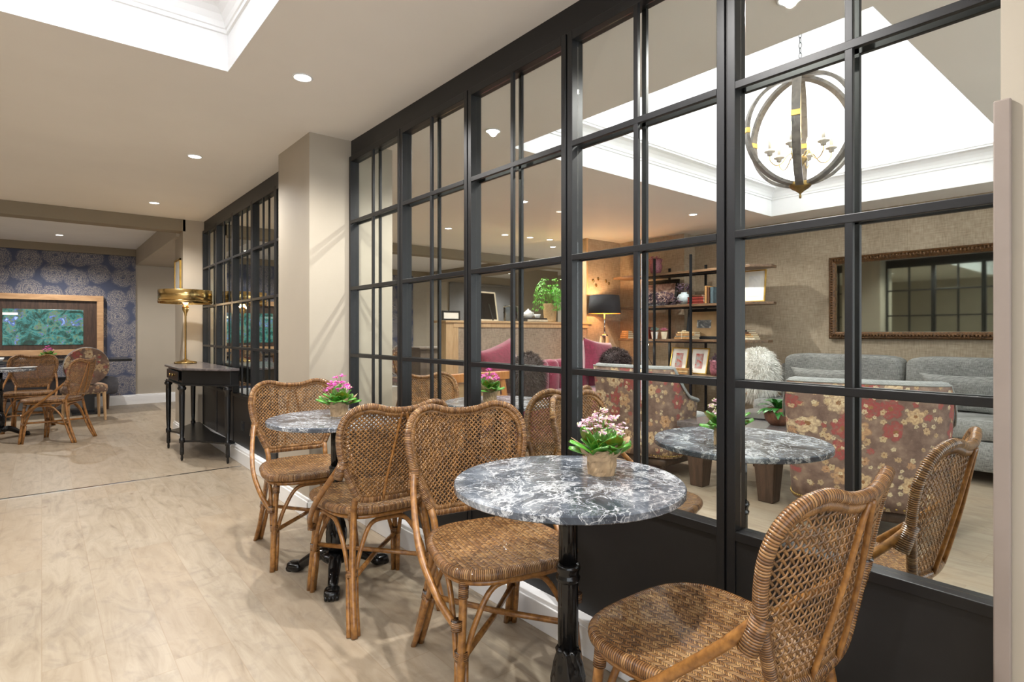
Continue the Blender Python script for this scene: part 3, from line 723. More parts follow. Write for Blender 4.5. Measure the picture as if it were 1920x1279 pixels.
# ================================================================== BISTRO TABLES
def make_table(label, group):
    t = thing('bistro_table', label, 'table', group=group)
    r = .317
    obj('marble_top', B().lathe([(0, .747), (r - .004, .747), (r, .750), (r, .765), (r - .003, .769), (0, .769)], 96), 'marble', t, smooth_=False)
    fl = lambda a, z: 1 + .10 * abs(math.cos(6 * a))
    obj('column', B().lathe([(.026, .27), (.026, .49), (.0255, .50)], 60, flute=fl).lathe([(.024, .53), (.024, .745)], 60, flute=fl), 'iron', t, smooth_=True)
    obj('collar', B().lathe([(.026, .485), (.032, .49), (.034, .50), (.030, .505), (.031, .515), (.035, .525), (.033, .535), (.026, .54)], 32), 'iron', t, smooth_=True)
    twist = lambda a, z: 1 + .10 * math.cos(8 * a + z * 40)
    obj('acanthus_bulb', B().lathe([(.030, .125), (.040, .14), (.047, .18), (.046, .22), (.038, .26), (.031, .285), (.034, .295), (.028, .305)], 64, flute=twist), 'iron', t, smooth_=True)
    bead = lambda a, z: 1 + .03 * math.cos(26 * a)
    obj('hub', B().lathe([(.0, .075), (.052, .078), (.066, .09), (.072, .105), (.066, .118), (.05, .124), (.033, .128)], 80, flute=bead), 'iron', t, smooth_=True)
    obj('top_plate', B().lathe([(0, .738), (.10, .738), (.10, .747), (0, .747)], 32), 'iron', t)
    for k in range(3):
        a = R(3 + 120 * k); ca, sa = math.cos(a), math.sin(a)
        P = lambda rr, z, o=0: (rr * ca - o * sa, rr * sa + o * ca, z)
        b = B().tube([P(.03, .095), P(.075, .102), (P(.12, .085)), P(.165, .058), P(.205, .032)], lambda q: .034 - .012 * q, 12, sub=4)
        for o in (-.017, .017):
            b.tube([P(.06, .128, o), P(.10, .118, o), P(.15, .088, o * .9), P(.19, .052, o * .8)], .0045, 6, sub=4)
            for q in range(9): z_ = q / 9; b.cushion(.007, .007, .007, P(.07 + .12 * z_, .128 - .066 * z_ ** 1.3, o * (1 - .15 * z_)), e=1, n=4, m=4)
        obj('leg', b, 'iron', t, smooth_=True)
        b = B().cushion(.085, .072, .046, (0, 0, 0), .6, 10, 8, mat=Matrix.Translation(P(.232, .024)) @ Matrix.Rotation(a, 4, 'Z'))
        for o in (-.024, -.008, .008, .024): b.cushion(.036, .017, .026, (0, 0, 0), .7, 6, 6, mat=Matrix.Translation(P(.262 - abs(o) * .3, .0135, o)) @ Matrix.Rotation(a, 4, 'Z'))
        obj('paw_foot', b, 'iron', t, smooth_=True)
    return t
tb = make_table('round grey marble bistro table in front, nearest the camera', 'bistro tables along the glazing'); tb.location = (1.133, 1.13, 0); tb.rotation_euler = (0, 0, R(72))
dup(tb, (1.10, 2.67, 0), 0, 'round grey marble bistro table by the column, second from the camera', 'bistro tables along the glazing')
dup(tb, (2 * CX - 1.133, 1.13, 0), R(102), 'marble bistro table beyond the glazing at right, before the floral armchair', 'bistro tables beyond the glazing')
dup(tb, (2 * CX - 1.10, 2.67, 0), R(174), 'marble bistro table beyond the glazing at centre', 'bistro tables beyond the glazing')  # this and the line above: tables modelled as their own reflections
dup(tb, (-.36, 8.50, 0), R(20), 'marble bistro table cut by the left edge in the far dining room')

# ================================================================== FLOWER POTS
def make_pot(label, group, petal, n_fl, seed, cat='potted plant'):
    rg = random.Random(seed); t = thing('flower_pot', label, cat, group=group)
    obj('pot', B().lathe([(0, .004), (.030, .004), (.035, .058), (.032, .058), (.030, .052), (0, .052)], 20), 'terra', t, smooth_=True)
    # crumpled paper sleeve with a folded, uneven collar
    b = B(); N = 30; hs = [0, .010, .024, .038, .052, .062, .082, .100]
    ear = [0] * N
    for k in range(N):
        a = 2 * math.pi * k / N
        ear[k] = max(0, math.cos(a - .1)) ** 6 * 1.0 + max(0, math.cos(a - 2.9)) ** 7 * .95 + max(0, math.cos(a + 1.7)) ** 8 * .3
    for i, z in enumerate(hs):
        for k in range(N):
            a = 2 * math.pi * k / N; f = i / (len(hs) - 1)
            rr = .039 + .004 * f + rg.uniform(-.0042, .0028) * (1 if i else .4) + .002 * math.sin(5 * a + i)
            zz = z
            if i > 4: e = ear[k]; rr += (i - 4) / 3 * (.042 * e) + .003; zz = .052 + (z - .052) * (.15 + .95 * e)
            b.v.append((rr * math.cos(a), rr * math.sin(a), zz + (rg.uniform(-.002, .002) if i else 0)))
    for i in range(len(hs) - 1):
        for k in range(N): k2 = (k + 1) % N; b.quad_uv([i * N + k, i * N + k2, (i + 1) * N + k2, (i + 1) * N + k])
    b.quad_uv([k for k in range(N)][::-1])
    obj('paper_wrap', b, 'kraft', t, solid=.0008)
    b = B()   # folded band of paper across the front
    b.grid(lambda u, v: (.044 * math.cos(-2.6 + 2.0 * u) * (1.02 + .12 * v), .044 * math.sin(-2.6 + 2.0 * u) * (1.02 + .12 * v), .036 + .030 * v + .022 * u + .003 * math.sin(9 * u)), 10, 3)
    obj('folded_paper_band', b, 'kraft', t, solid=.0008)
    obj('soil', B().lathe([(0, .054), (.031, .053)], 16), 'soil', t)
    b = B()
    for i in range(24):
        a = i * 2.4 + rg.uniform(-.3, .3); L = rg.uniform(.068, .09) if i < 14 else rg.uniform(.04, .06); el = rg.uniform(.35, .8) if i < 10 else rg.uniform(.8, 1.3)
        wdt = L * rg.uniform(.36, .46); base_ = Vector((.014 * math.cos(a), .014 * math.sin(a), .056 + (.0 if i < 10 else .012)))
        d = Vector((math.cos(a) * math.cos(el), math.sin(a) * math.cos(el), math.sin(el))); sd = Vector((-math.sin(a), math.cos(a), 0)); up = d.cross(sd) * -1
        def fn(u, v, base_=base_, d=d, sd=sd, up=up, L=L, wdt=wdt):
            s_ = (v - .5) * 2; prof = math.sin(math.pi * min(1, u ** .8)) ** .6 * (1 if u < .98 else .6) * (1 + .08 * math.sin(u * 28)) 
            return base_ + d * (L * u * 1.15) + sd * (s_ * wdt * (.12 + .88 * prof)) + up * (.10 * L * s_ * s_) + Vector((0, 0, -.22 * L * u * u))
        b.grid(fn, 9, 4)
    obj('leaves', b, 'leaf', t, smooth_=True, solid=.0012)
    st, pt, bd = B(), B(), B()
    for i in range(n_fl):
        a = i * 2.4; rr = .062 * math.sqrt((i + .5) / n_fl); z = .188 - rr * 1.0 + rg.uniform(-.012, .012)
        top = Vector((rr * math.cos(a), rr * math.sin(a), z)); st.tube([(rr * .15 * math.cos(a), rr * .15 * math.sin(a), .07), tuple(top * .7 + Vector((0, 0, .045))), tuple(top)], .0012, 5)
        for j in range(13):
            c = top + Vector((rg.gauss(0, .0062), rg.gauss(0, .0062), rg.gauss(.003, .0035)))
            if rg.random() < (.30 if petal == 'pink' else .12): bd.cushion(.005, .005, .008, tuple(c), 1, 4, 4); continue
            ax = Vector((rg.uniform(-.5, .5), rg.uniform(-.5, .5), 1)).normalized(); u_ = ax.orthogonal().normalized(); v_ = ax.cross(u_)
            for q in range(5):
                an = q * 1.2566 + i; e = (u_ * math.cos(an) + v_ * math.sin(an)); f_ = (u_ * math.cos(an + 1.57) + v_ * math.sin(an + 1.57))
                k0 = len(pt.v); pt.v += [tuple(c), tuple(c + e * .0042 + f_ * .0024 + ax * .0012), tuple(c + e * .0064 + ax * .0004), tuple(c + e * .0042 - f_ * .0024 + ax * .0012)]; pt.quad_uv([k0, k0 + 1, k0 + 2, k0 + 3])
    obj('flower_stems', st, 'stem', t); obj('blossoms', pt, petal, t, solid=.0006); obj('buds', bd, 'bud', t, smooth_=True)
    return t
p1 = make_pot('pale pink kalanchoe in a kraft paper sleeve on the nearest marble table', 'kraft-wrapped plants', 'pink', 19, 4); p1.location = (1.257, 1.117, .769); p1.rotation_euler = (0, 0, R(-35))
p2 = make_pot('deep pink kalanchoe in a kraft paper sleeve on the farther marble table', 'kraft-wrapped plants', 'magenta', 20, 9); p2.location = (1.13, 2.71, .769); p2.rotation_euler = (0, 0, R(-20)); p2.scale = (1.02,) * 3
dup(p1, (2 * CX - 1.257, 1.117, .769), R(35), 'kraft-wrapped plant on the marble table beyond the glazing, at right', 'kraft-wrapped plants', scale=(-1, 1, 1))
dup(p2, (2 * CX - 1.13, 2.71, .769), R(20), 'kraft-wrapped pink plant on the marble table beyond the glazing, at centre', 'kraft-wrapped plants', scale=(-1, 1, 1))  # flipped copies stand in for the plants' reflections
dup(p2, (.07, 10.35, .79), R(60), 'kraft-wrapped pink plant on the far dark table below the screen', 'kraft-wrapped plants')
dup(p2, (2 * FX - .07, 10.35, .79), R(60), 'kraft-wrapped pink plant seen through the far glazed bays', 'kraft-wrapped plants')  # modelled reflection of the plant below the screen

# ================================================================== CONSOLE AND BRASS LAMP
def make_console():
    t = thing('console_table', 'black canted console table with turned legs against the far glazing', 'console table')
    # plan: x 0 at the wall side (right), negative towards the room; y along the wall
    P_ = lambda g: [(-.0, -.80 - g), (-.09 - g, -.80 - g), (-.40 - g, -.38 - g * .5), (-.40 - g, .38 + g * .5), (-.09 - g, .80 + g), (0, .80 + g)]
    obj('apron', B().prism(P_(-.02), .70, .832), 'ebony', t, bevel=.003)
    b = B().prism(P_(.002), .692, .706); obj('lower_moulding', b, 'ebony', t, bevel=.004)
    obj('top', B().prism(P_(.012), .832, .852), 'stonetop', t, bevel=.004)
    b = bx(-.404, -.30, .725, -.392, .30, .815); d = obj('drawer', b, 'ebony', t, bevel=.003)
    for y in (-.07, .07): obj('knob', B().tube([(-.404, y, .77), (-.418, y, .77)], lambda q: .008 + .006 * q, 12), 'brass_old', d, smooth_=True)
    leg = [(.0, 0), (.008, 0), (.012, .02), (.010, .05), (.018, .06), (.018, .085), (.016, .16), (.024, .165), (.024, .20), (.016, .21), (.021, .30), (.025, .60), (.024, .645), (.034, .652), (.038, .668), (.028, .68), (.034, .695)]
    for x, y in ((-.38, -.36), (-.38, .36), (-.085, -.76), (-.085, .76)):
        obj('leg', B().lathe(leg, 20, (x, y, 0)), 'ebony', t, smooth_=True)
    b = B(); pts = []
    for (a, c_) in (((-.085, -.76), (-.38, -.36)), ((-.38, -.36), (-.38, .36)), ((-.38, .36), (-.085, .76))):
        for k in range(8):
            f = k / 8; x = a[0] + (c_[0] - a[0]) * f; y = a[1] + (c_[1] - a[1]) * f; pts.append((x + .07 * math.sin(math.pi * f) * (1 if x < -.3 else .4), y))
    pts += [(-.085, .76), (-.02, .74), (-.06, 0), (-.02, -.74)]
    obj('lower_shelf', B().prism(pts, .168, .186), 'ebony', t, bevel=.002)
    return t
con = make_console(); con.location = (1.375, 6.34, 0)
dup(con, (2 * FX - 1.375, 6.34, 0), R(180), 'black console table seen through the far glazed bays')  # flipped copy in place of the console's reflection
def make_blamp():
    t = thing('table_lamp', 'polished brass lamp with a wide flat drum shade, lit, on the black console', 'lamp')
    obj('base', B().lathe([(0, 0), (.105, 0), (.108, .012), (.10, .02), (.05, .028), (.02, .04), (.012, .05), (0, .05)], 36), 'brass', t, smooth_=True)
    obj('stem', B().lathe([(.0095, .04), (.0095, .50), (.014, .505), (.012, .52), (.03, .56), (.032, .59), (.022, .61), (.0, .61)], 20), 'brass', t, smooth_=True)
    obj('shade', B().lathe([(.245, .632), (.25, .63), (.25, .765), (.245, .768)], 48, cap=False), 'brass', t, smooth_=True, solid=.003)
    obj('shade_rim', B().lathe([(.253, .645), (.257, .65), (.253, .655)], 48, cap=False), 'brass', t, smooth_=True)
    b = B()
    for k in range(3): a = k * 2.094; b.tube([(0, 0, .70), (.245 * math.cos(a), .245 * math.sin(a), .70)], .003, 6)
    b.tube([(0, 0, .60), (0, 0, .71)], .004, 6); obj('spider', b, 'brass', t)
    obj('bulb', B().cushion(.06, .06, .075, (0, 0, .655), 1, 12, 10), 'bulb', t, smooth_=True)
    return t
bl = make_blamp(); bl.location = (1.17, 6.83, .852)
dup(bl, (2 * FX - 1.17, 6.83, .852), 0, 'lit brass lamp seen through the far glazed bays')  # second lamp models the first one's reflection
for x in (1.17, 2 * FX - 1.17): lamp('lamp_glow', 'POINT', (x, 6.83, .852 + .60), 9, (1, .72, .42), shadow_soft_size=.035)
one('socket_plate', 'black double wall socket on the panel beside the console', 'socket', bx(-.006, -.05, -.045, .0, .05, .045).box(-.009, -.04, -.02, -.005, -.004, .02).box(-.009, .004, -.02, -.005, .04, .02), 'steel', (FX - .024, 5.62, .32), bevel=.002)
b = bx(-.008, -.16, 0, .008, 0, .42)
pf = thing('picture_frame', 'small gilt frame hung on the side of the pilaster above the brass lamp', 'picture', (1.218, 7.56, 1.60))
obj('frame', bx(-.012, -.17, 0, .006, .17, .020).box(-.012, -.17, .40, .006, .17, .42).box(-.012, -.17, 0, .006, -.152, .42).box(-.012, .152, 0, .006, .17, .42), 'goldleaf', pf)
obj('print', bx(-.002, -.153, .018, .003, .153, .402), 'art_pale', pf)

# ================================================================== FAR DINING ROOM
def tv(x, y, label):
    t = thing('screen_in_frame', label, 'screen', (x, y, 1.29))
    W, Hh = .725, .46; fw = .085
    obj('oak_frame', bx(-W, -.09, -Hh, W, 0, -Hh + fw).box(-W, -.09, Hh - fw, W, 0, Hh).box(-W, -.09, -Hh + fw, -W + fw, 0, Hh - fw).box(W - fw, -.09, -Hh + fw, W, 0, Hh - fw), 'frame_oak', t, bevel=.003)
    obj('surround_board', bx(-W + fw, -.045, -Hh + fw, W - fw, -.01, Hh - fw), 'darkwood', t)
    obj('screen', bx(-.47, -.055, -.30, .47, -.045, .235), 'screen', t, bevel=.004)
    return t
tv(.03, 11.148, 'lit nature picture screen in a wide oak frame on the blue wallpaper'); tv(2 * FX - .03, 11.148, 'lit blue-green screen seen through the far glazed bays')  # second screen is a modelled reflection of the first
def dtable(x, y, label, w=1.9):
    t = thing('dining_table', label, 'table', (x, y, 0))
    obj('top', bx(-w / 2, -.36, .755, w / 2, .36, .79), 'ebony', t, bevel=.004)
    for xx in (-.62, .45): obj('pedestal', bx(xx - .07, -.07, .03, xx + .07, .07, .755).box(xx - .2, -.25, 0, xx + .2, .25, .03), 'ebony', t, bevel=.004)
    return t
dtable(.08, 10.42, 'long dark table below the screen in the far dining room'); dtable(2 * FX - .08, 10.42, 'long dark table seen through the far glazed bays')  # second table is a modelled reflection of the first
def bench(x, y, label, s=1):
    t = thing('bench', label, 'bench', (x, y, 0))
    obj('seat', B().cushion(1.9, .42, .30, (0, 0, .36), .3, 16, 10), 'bench', t, smooth_=True)
    for xx in (-.8, .8):
        for yy in (-.14, .14): obj('leg', B().tube([(xx, yy, .24), (xx, yy, 0)], lambda q: .03 - .01 * q, 8), 'darkwood', t)
    return t
bench(-.02, 10.86, 'low grey upholstered bench under the far dark table')
def rchair(x, y, rz, label):
    t = thing('dining_chair', label, 'chair', (x, y, 0), rz, 'floral dining chairs')
    c = B(); n = 28
    for side, yy in ((0, -.03), (1, .03)):
        c.v.append((0, -.22 + yy, .73))
        for k in range(n): a = 2 * math.pi * k / n; c.v.append((.245 * math.cos(a), -.22 + yy - .06 * math.cos(a) ** 2 * 0, .73 + .245 * math.sin(a)))
    for k in range(n):
        k2 = (k + 1) % n; c.quad_uv([0, 1 + k2, 1 + k]); c.quad_uv([n + 1, n + 2 + k, n + 2 + k2]); c.quad_uv([1 + k, 1 + k2, n + 2 + k2, n + 2 + k])
    obj('back', c, 'floral', t, bevel=.006)
    obj('piping', B().tube([(.247 * math.cos(2 * math.pi * k / 32), -.19, .73 + .247 * math.sin(2 * math.pi * k / 32)) for k in range(32)], .008, 6, closed=True), 'lightgrey', t, smooth_=True)
    obj('seat', B().cushion(.5, .48, .14, (0, 0, .42), .4, 14, 8), 'floral', t, smooth_=True)
    for xx in (-.19, .19):
        for yy in (-.2, .18): obj('leg', B().tube([(xx, yy, .38), (xx * 1.06, yy * 1.1, 0)], lambda q: .022 - .007 * q, 8), 'ash', t)
    return t
rchair(.44, 9.62, R(6), 'round-backed floral dining chair at the far dark table'); rchair(2 * FX - .44, 9.62, R(-6), 'round-backed floral chair seen through the far glazed bays')  # second chair is a modelled reflection of the first
rchair(4.42, 7.9, R(190), 'round floral chair back above the low taupe cabinet')
def cup(label, loc, grp='white cups and bowls'):
    t = thing('cup', label, 'cup', loc, group=grp)
    obj('bowl', B().lathe([(0, .002), (.028, .002), (.045, .05), (.042, .05), (.026, .008), (0, .008)], 20), 'porcelain', t, smooth_=True); return t
cup('white bowl on the far dark table, left of the pink plant', (-.20, 10.3, .79)); cup('white bowl at the left edge of the far dark table', (-.43, 10.25, .79))
for x, y, lb in ((-.28, 8.45, 'white plate on the marble table at the left edge'), (-.12, 8.52, 'second white plate on the marble table at the left edge, nearer its rim')):
    one('plate', lb, 'plate', B().lathe([(0, .002), (.05, .002), (.085, .014), (.083, .017), (.05, .007), (0, .007)], 24), 'porcelain', (x, y, .769), smooth_=True)
b = bx(3.72, 6.35, 0, 4.62, 6.75, .96); b.box(3.70, 6.33, .96, 4.64, 6.77, .985)
one('low_cabinet', 'low taupe cabinet behind the rattan chair, left of the half-height wall', 'cabinet', b, 'cabinet', (0, 0, 0), bevel=.003)
for i, (x0, x1, lb) in enumerate(((7.3, 9.45, 'wide grey roller blind on the wall of the back room'),)):
    t = thing('roller_blind', lb, 'blind', ((x0 + x1) / 2, 11.15, 0)); w_ = (x1 - x0) / 2
    obj('fabric', bx(-w_, -.01, 1.0, w_, 0, 2.3), 'blind', t); obj('roller', B().tube([(-w_, -.02, 2.32), (w_, -.02, 2.32)], .03, 12), 'blind', t, smooth_=True)

# ================================================================== CHANDELIER
CHX, CHY, CHZ, CR = 4.34, 1.91, 2.672, .41
t = thing('orb_chandelier', 'round wooden orb chandelier with lit candle bulbs hanging in the white coffer', 'chandelier', (CHX, CHY, CHZ))
for k in range(3):
    a = R(20 + 60 * k)
    def rg_(u, v, a=a):
        th = 2 * math.pi * u; q = v * 2 * math.pi; w_, d_ = .027, .012
        cs = [(-w_, -d_), (w_, -d_), (w_, d_), (-w_, d_), (-w_, -d_)]; kk = min(4, int(round(v * 4))); o, dr = cs[kk]
        rr = CR - .008 * k + dr; x = rr * math.sin(th); z = rr * math.cos(th) * 1.0
        return Vector((x * math.cos(a) - o * math.sin(a), x * math.sin(a) + o * math.cos(a), z))
    h = obj('hoop', B().grid(rg_, 64, 4), 'greywood', t)
    for s in (-1, 1):
        x, y = s * CR * math.cos(a), s * CR * math.sin(a)
        mt = Matrix.Translation((x * (1 - .02 * k / CR * .4), y * (1 - .02 * k / CR * .4), 0)) @ Matrix.Rotation(a, 4, 'Z')
        obj('clip', B().box(-.016, -.030, -.02, .016, .030, .02, mat=mt), 'goldleaf', h, bevel=.003)
obj('top_disc', B().lathe([(0, .40), (.08, .40), (.10, .42), (.10, .45), (.085, .475), (.05, .50), (.015, .51), (0, .51)], 32), 'palewood', t, smooth_=True)
obj('bottom_cup', B().lathe([(0, -.50), (.006, -.50), (.009, -.485), (.005, -.47), (.012, -.46), (.03, -.445), (.055, -.43), (.066, -.42), (.074, -.412), (.076, -.40), (.074, -.385), (0, -.385)], 28), 'brass_old', t, smooth_=True)
obj('stem', B().tube([(0, 0, .41), (0, 0, -.20)], .007, 10), 'brass', t, smooth_=True)
obj('hub', B().lathe([(0, -.28), (.012, -.27), (.035, -.235), (.05, -.215), (.045, -.20), (.015, -.19), (0, -.18)], 20), 'brass_old', t, smooth_=True)
for k in range(6):
    a = R(8 + 60 * k); ca, sa = math.cos(a), math.sin(a); Q = lambda r_, z: (r_ * ca, r_ * sa, z)
    ar = obj('arm', B().tube([Q(.03, -.20), Q(.055, -.165), Q(.09, -.18), Q(.13, -.235), Q(.17, -.245), Q(.205, -.21), Q(.21, -.17)], .0042, 8, sub=5), 'brass', t, smooth_=True)
    obj('cup', B().lathe([(0, -.17), (.018, -.17), (.02, -.15), (.038, -.145), (.04, -.138), (.02, -.13), (.013, -.12), (.0, -.12)], 16, Q(.21, 0)), 'palewood', ar, smooth_=True)
    obj('candle_sleeve', B().lathe([(.012, -.125), (.012, -.055), (0, -.055)], 12, Q(.21, 0)), 'palewood', ar, smooth_=True)
    obj('bulb', B().lathe([(0, -.055), (.009, -.05), (.014, -.03), (.011, -.008), (.003, .012), (0, .014)], 12, Q(.21, 0)), 'candle_bulb', ar, smooth_=True)
    x, y, z = Q(.21, 0); lamp('candle_glow', 'POINT', (CHX + x, CHY + y, CHZ - .02), 1.6, (1, .85, .65), shadow_soft_size=.02)
b = B()
for k in range(7):
    z = .52 + k * .038; rot = (k % 2) * math.pi / 2
    b.tube([(.010 * math.cos(q) * math.cos(rot), .010 * math.cos(q) * math.sin(rot), z + .022 * math.sin(q)) for q in [2 * math.pi * j / 12 for j in range(12)]], .0026, 6, closed=True)
obj('chain', b, 'steel', t, smooth_=True)

# ================================================================== LOUNGE SEATING
def sofa():
    t = thing('sofa', 'long grey woven sofa under the gilt mirror', 'sofa', (6.05, 1.78, 0))
    obj('base', B().cushion(.95, 2.55, .24, (0, 0, .22), .12, 12, 8), 'greycloth', t, smooth_=True)
    for y in (-.6, .6): obj('seat_cushion', B().cushion(.78, 1.18, .17, (-.08, y, .42), .22, 16, 10), 'greycloth', t, smooth_=True)
    for y in (-.56, .56): obj('back_cushion', B().cushion(.24, 1.11, .44, (.22, y, .74), .30, 16, 12, mat=None), 'greycloth', t, smooth_=True)
    obj('back', B().cushion(.16, 2.5, .70, (.40, 0, .52), .15, 12, 8), 'greycloth', t, smooth_=True)
    for y in (-1.1, 1.1):
        for x in (-.38, .38): obj('leg', B().lathe([(.02, 0), (.028, .12), (0, .12)], 12, (x, y, 0)), 'darkwood', t)
sofa()
def pillow(label, loc, size, m, rot, grp=None, name='throw_pillow', ax=0):
    """stuffed pillow with pinched corners; thin along x (ax=0) or y (ax=1)"""
    b = B()
    for sg in (-1, 1):
        def fn(u, v, sg=sg):
            p, q = u * 2 - 1, v * 2 - 1; k = 1 - .10 * (1 - q * q); l = 1 - .10 * (1 - p * p)
            th = sg * ((1 - p ** 4) * (1 - q ** 4)) ** .5 * .5
            P, Q = p * k * .5, q * l * .5
            return (th * size[0], P * size[1], Q * size[2]) if ax == 0 else (P * size[0], th * size[1], Q * size[2])
        b.grid(fn, 16, 16)
    return one(name, label, 'cushion', b, m, loc, group=grp, rot=rot, smooth_=True)
pillow('grey pillow lying flat on the left seat of the grey sofa', (6.02, 2.42, .66), (.16, .62, .34), 'greycloth', (0, R(-14), 0), 'grey sofa pillows')
pillow('grey pillow on the right seat of the grey sofa', (6.02, 1.32, .66), (.16, .58, .34), 'greycloth', (0, R(-14), 0), 'grey sofa pillows')

def armchair(label, loc, rz):
    """faces +Y; rounded floral shell open at the front, grey lining"""
    t = thing('floral_armchair', label, 'armchair', loc, R(rz), 'floral armchairs')
    W, D = .44, .40
    def path(u, k=1.0):   # plan curve of the shell from left front round the back to right front
        th = math.pi * (1.0 + u)     # pi..2pi
        x = math.copysign(abs(math.cos(th)) ** .42, math.cos(th)) * W * k; y = math.copysign(abs(math.sin(th)) ** .42, math.sin(th)) * D * k
        return x, y
    def top(u): return .885 + .012 * math.cos((u - .5) * 2 * math.pi) * 0 - .30 * max(0, abs(u - .5) - .30) / .2 * .9
    def tap(z): return .86 + .14 * (z / .885)
    obj('outer_shell', B().grid(lambda u, v: (lambda z: (path(u)[0] * tap(z), path(u)[1] * tap(z), z))(.17 + (top(u) - .17) * v), 40, 8), 'floral', t, smooth_=True, solid=.006)
    obj('inner_lining', B().grid(lambda u, v: (lambda z: (path(u, .84)[0] * tap(z), path(u, .84)[1] * tap(z) + .02, z))(.30 + (top(u) - .30) * v), 40, 8), 'lightgrey', t, smooth_=True)
    obj('top_roll', B().tube([((path(k / 40, .92)[0]) * tap(.88), path(k / 40, .92)[1] * tap(.88) + .01, top(k / 40) + .004) for k in range(41)], .036, 10, flat=.6, up=(0, 0, 1)), 'lightgrey', t, smooth_=True)
    obj('piping', B().tube([((path(k / 40, 1.0)[0]) * tap(.885), path(k / 40)[1] * tap(.885), top(k / 40) + .004) for k in range(41)], .006, 6), 'lightgrey', t, smooth_=True)
    obj('seat_cushion', B().cushion(.68, .74, .18, (0, .03, .40), .3, 14, 10), 'lightgrey', t, smooth_=True)
    obj('seat_base', B().cushion(.70, .72, .18, (0, .02, .25), .15, 14, 8), 'floral', t, smooth_=True)
    obj('plinth', B().cushion(.66, .66, .07, (0, .0, .135), .15, 14, 6), 'darkwood', t, smooth_=True)
    b = B()
    for k in range(46): x, y = path(k / 45, 1.0); b.cushion(.014, .014, .014, (x * tap(.185) * 1.012, y * tap(.185) * 1.012, .188), 1, 5, 5)
    obj('nailheads', b, 'brass_old', t, smooth_=True)
    for x in (-.26, .26):
        for y in (-.26, .26): obj('leg', B().lathe([(.017, 0), (.026, .12), (0, .12)], 10, (x, y, 0)), 'darkwood', t)
    return t
a1 = armchair('floral armchair behind the right-hand marble table, its back to the glazing', (3.97, 1.36, 0), -70.7)
dup(a1, (4.14, 3.08, 0), R(-87), 'floral armchair left of the coffee table, farther from the camera')
def coffee():
    t = thing('coffee_table', 'low dark coffee table on chunky tapered wooden legs', 'table', (4.42, 2.22, 0))
    obj('top', bx(-.60, -.40, .445, .60, .40, .49), 'stonetop', t, bevel=.004)
    for x in (-.50, .46):
        for y in (-.28, .26):
            b = B(); b.v = [(x + sx * w_, y + sy * w_, z) for z, w_ in ((0, .052), (.445, .085)) for sx, sy in ((-1, -1), (1, -1), (1, 1), (-1, 1))]
            for q in ((3, 2, 1, 0), (4, 5, 6, 7), (0, 1, 5, 4), (1, 2, 6, 5), (2, 3, 7, 6), (3, 0, 4, 7)): b.quad_uv(q)
            obj('leg', b, 'darkwood', t, bevel=.006)
coffee()
def leafy(b, c, n, L, W_, droop, seed, up=.5):
    rg = random.Random(seed)
    for i in range(n):
        a = rg.uniform(0, 6.283); el = rg.uniform(.2, 1.3); l = L * rg.uniform(.7, 1.1); d = Vector((math.cos(a) * math.cos(el), math.sin(a) * math.cos(el), math.sin(el))); sd = Vector((-math.sin(a), math.cos(a), 0))
        b.grid(lambda u, v, d=d, sd=sd, l=l: Vector(c) + d * l * u + sd * ((v - .5) * W_ * math.sin(math.pi * min(1, .08 + u * .92)) ** .8) + Vector((0, 0, -droop * l * u * u + .004 * abs(v - .5))), 7, 2)
t = thing('potted_fern', 'leafy green plant in a round hammered copper bowl on the coffee table', 'plant', (4.22, 2.02, .49))
obj('bowl', B().lathe([(0, .0), (.05, .0), (.088, .04), (.096, .08), (.085, .115), (.07, .13), (.064, .126), (0, .115)], 28), 'copper', t, smooth_=True)
b = B(); leafy(b, (0, 0, .11), 52, .20, .045, .55, 5); obj('foliage', b, 'leaf_deep', t, smooth_=True)
one('tray', 'flat dark tray on the coffee table beside the copper bowl', 'tray', bx(-.16, -.11, 0, .16, .11, .012), 'ebony', (4.50, 2.30, .49), R(20), bevel=.003)
# white shaggy throw over the sofa corner
def ball_pts(n, c, r, seed, front=None):
    rg = random.Random(seed); out = []
    for i in range(n):
        d = Vector((rg.gauss(0, 1), rg.gauss(0, 1), rg.gauss(0, 1))).normalized()
        out.append((Vector(c) + Vector((d.x * r[0], d.y * r[1], d.z * r[2])), d))
    return out
def furry(name, label, loc, size, m, L, n, seed, cat='throw', rz=0, width=.006):
    t = thing(name, label, cat, loc, rz)
    obj('hide', B().cushion(size[0] * 2, size[1] * 2, size[2] * 2, e=.8, n=14, m=10), m, t, smooth_=True)
    b = B().fur(ball_pts(n, (0, 0, 0), [q * .97 for q in size], seed), L, width, .35, seed); obj('fur', b, m, t)
    return t
furry('sheepskin', 'shaggy ivory sheepskin draped at the left end of the grey sofa', (5.85, 3.02, .74), (.13, .20, .25), 'fur_white', .085, 5200, 3)
furry('fur_pillow', 'dark brown fur pillow on the crimson sofa below the floor lamp', (5.32, 4.50, .82), (.22, .10, .15), 'grey_fur_dark', .07, 3400, 4, 'cushion')
furry('fur_throw', 'dark brown fur throw hanging over the crimson sofa, left of centre', (3.80, 4.36, .72), (.17, .13, .24), 'grey_fur_dark', .07, 4600, 6)
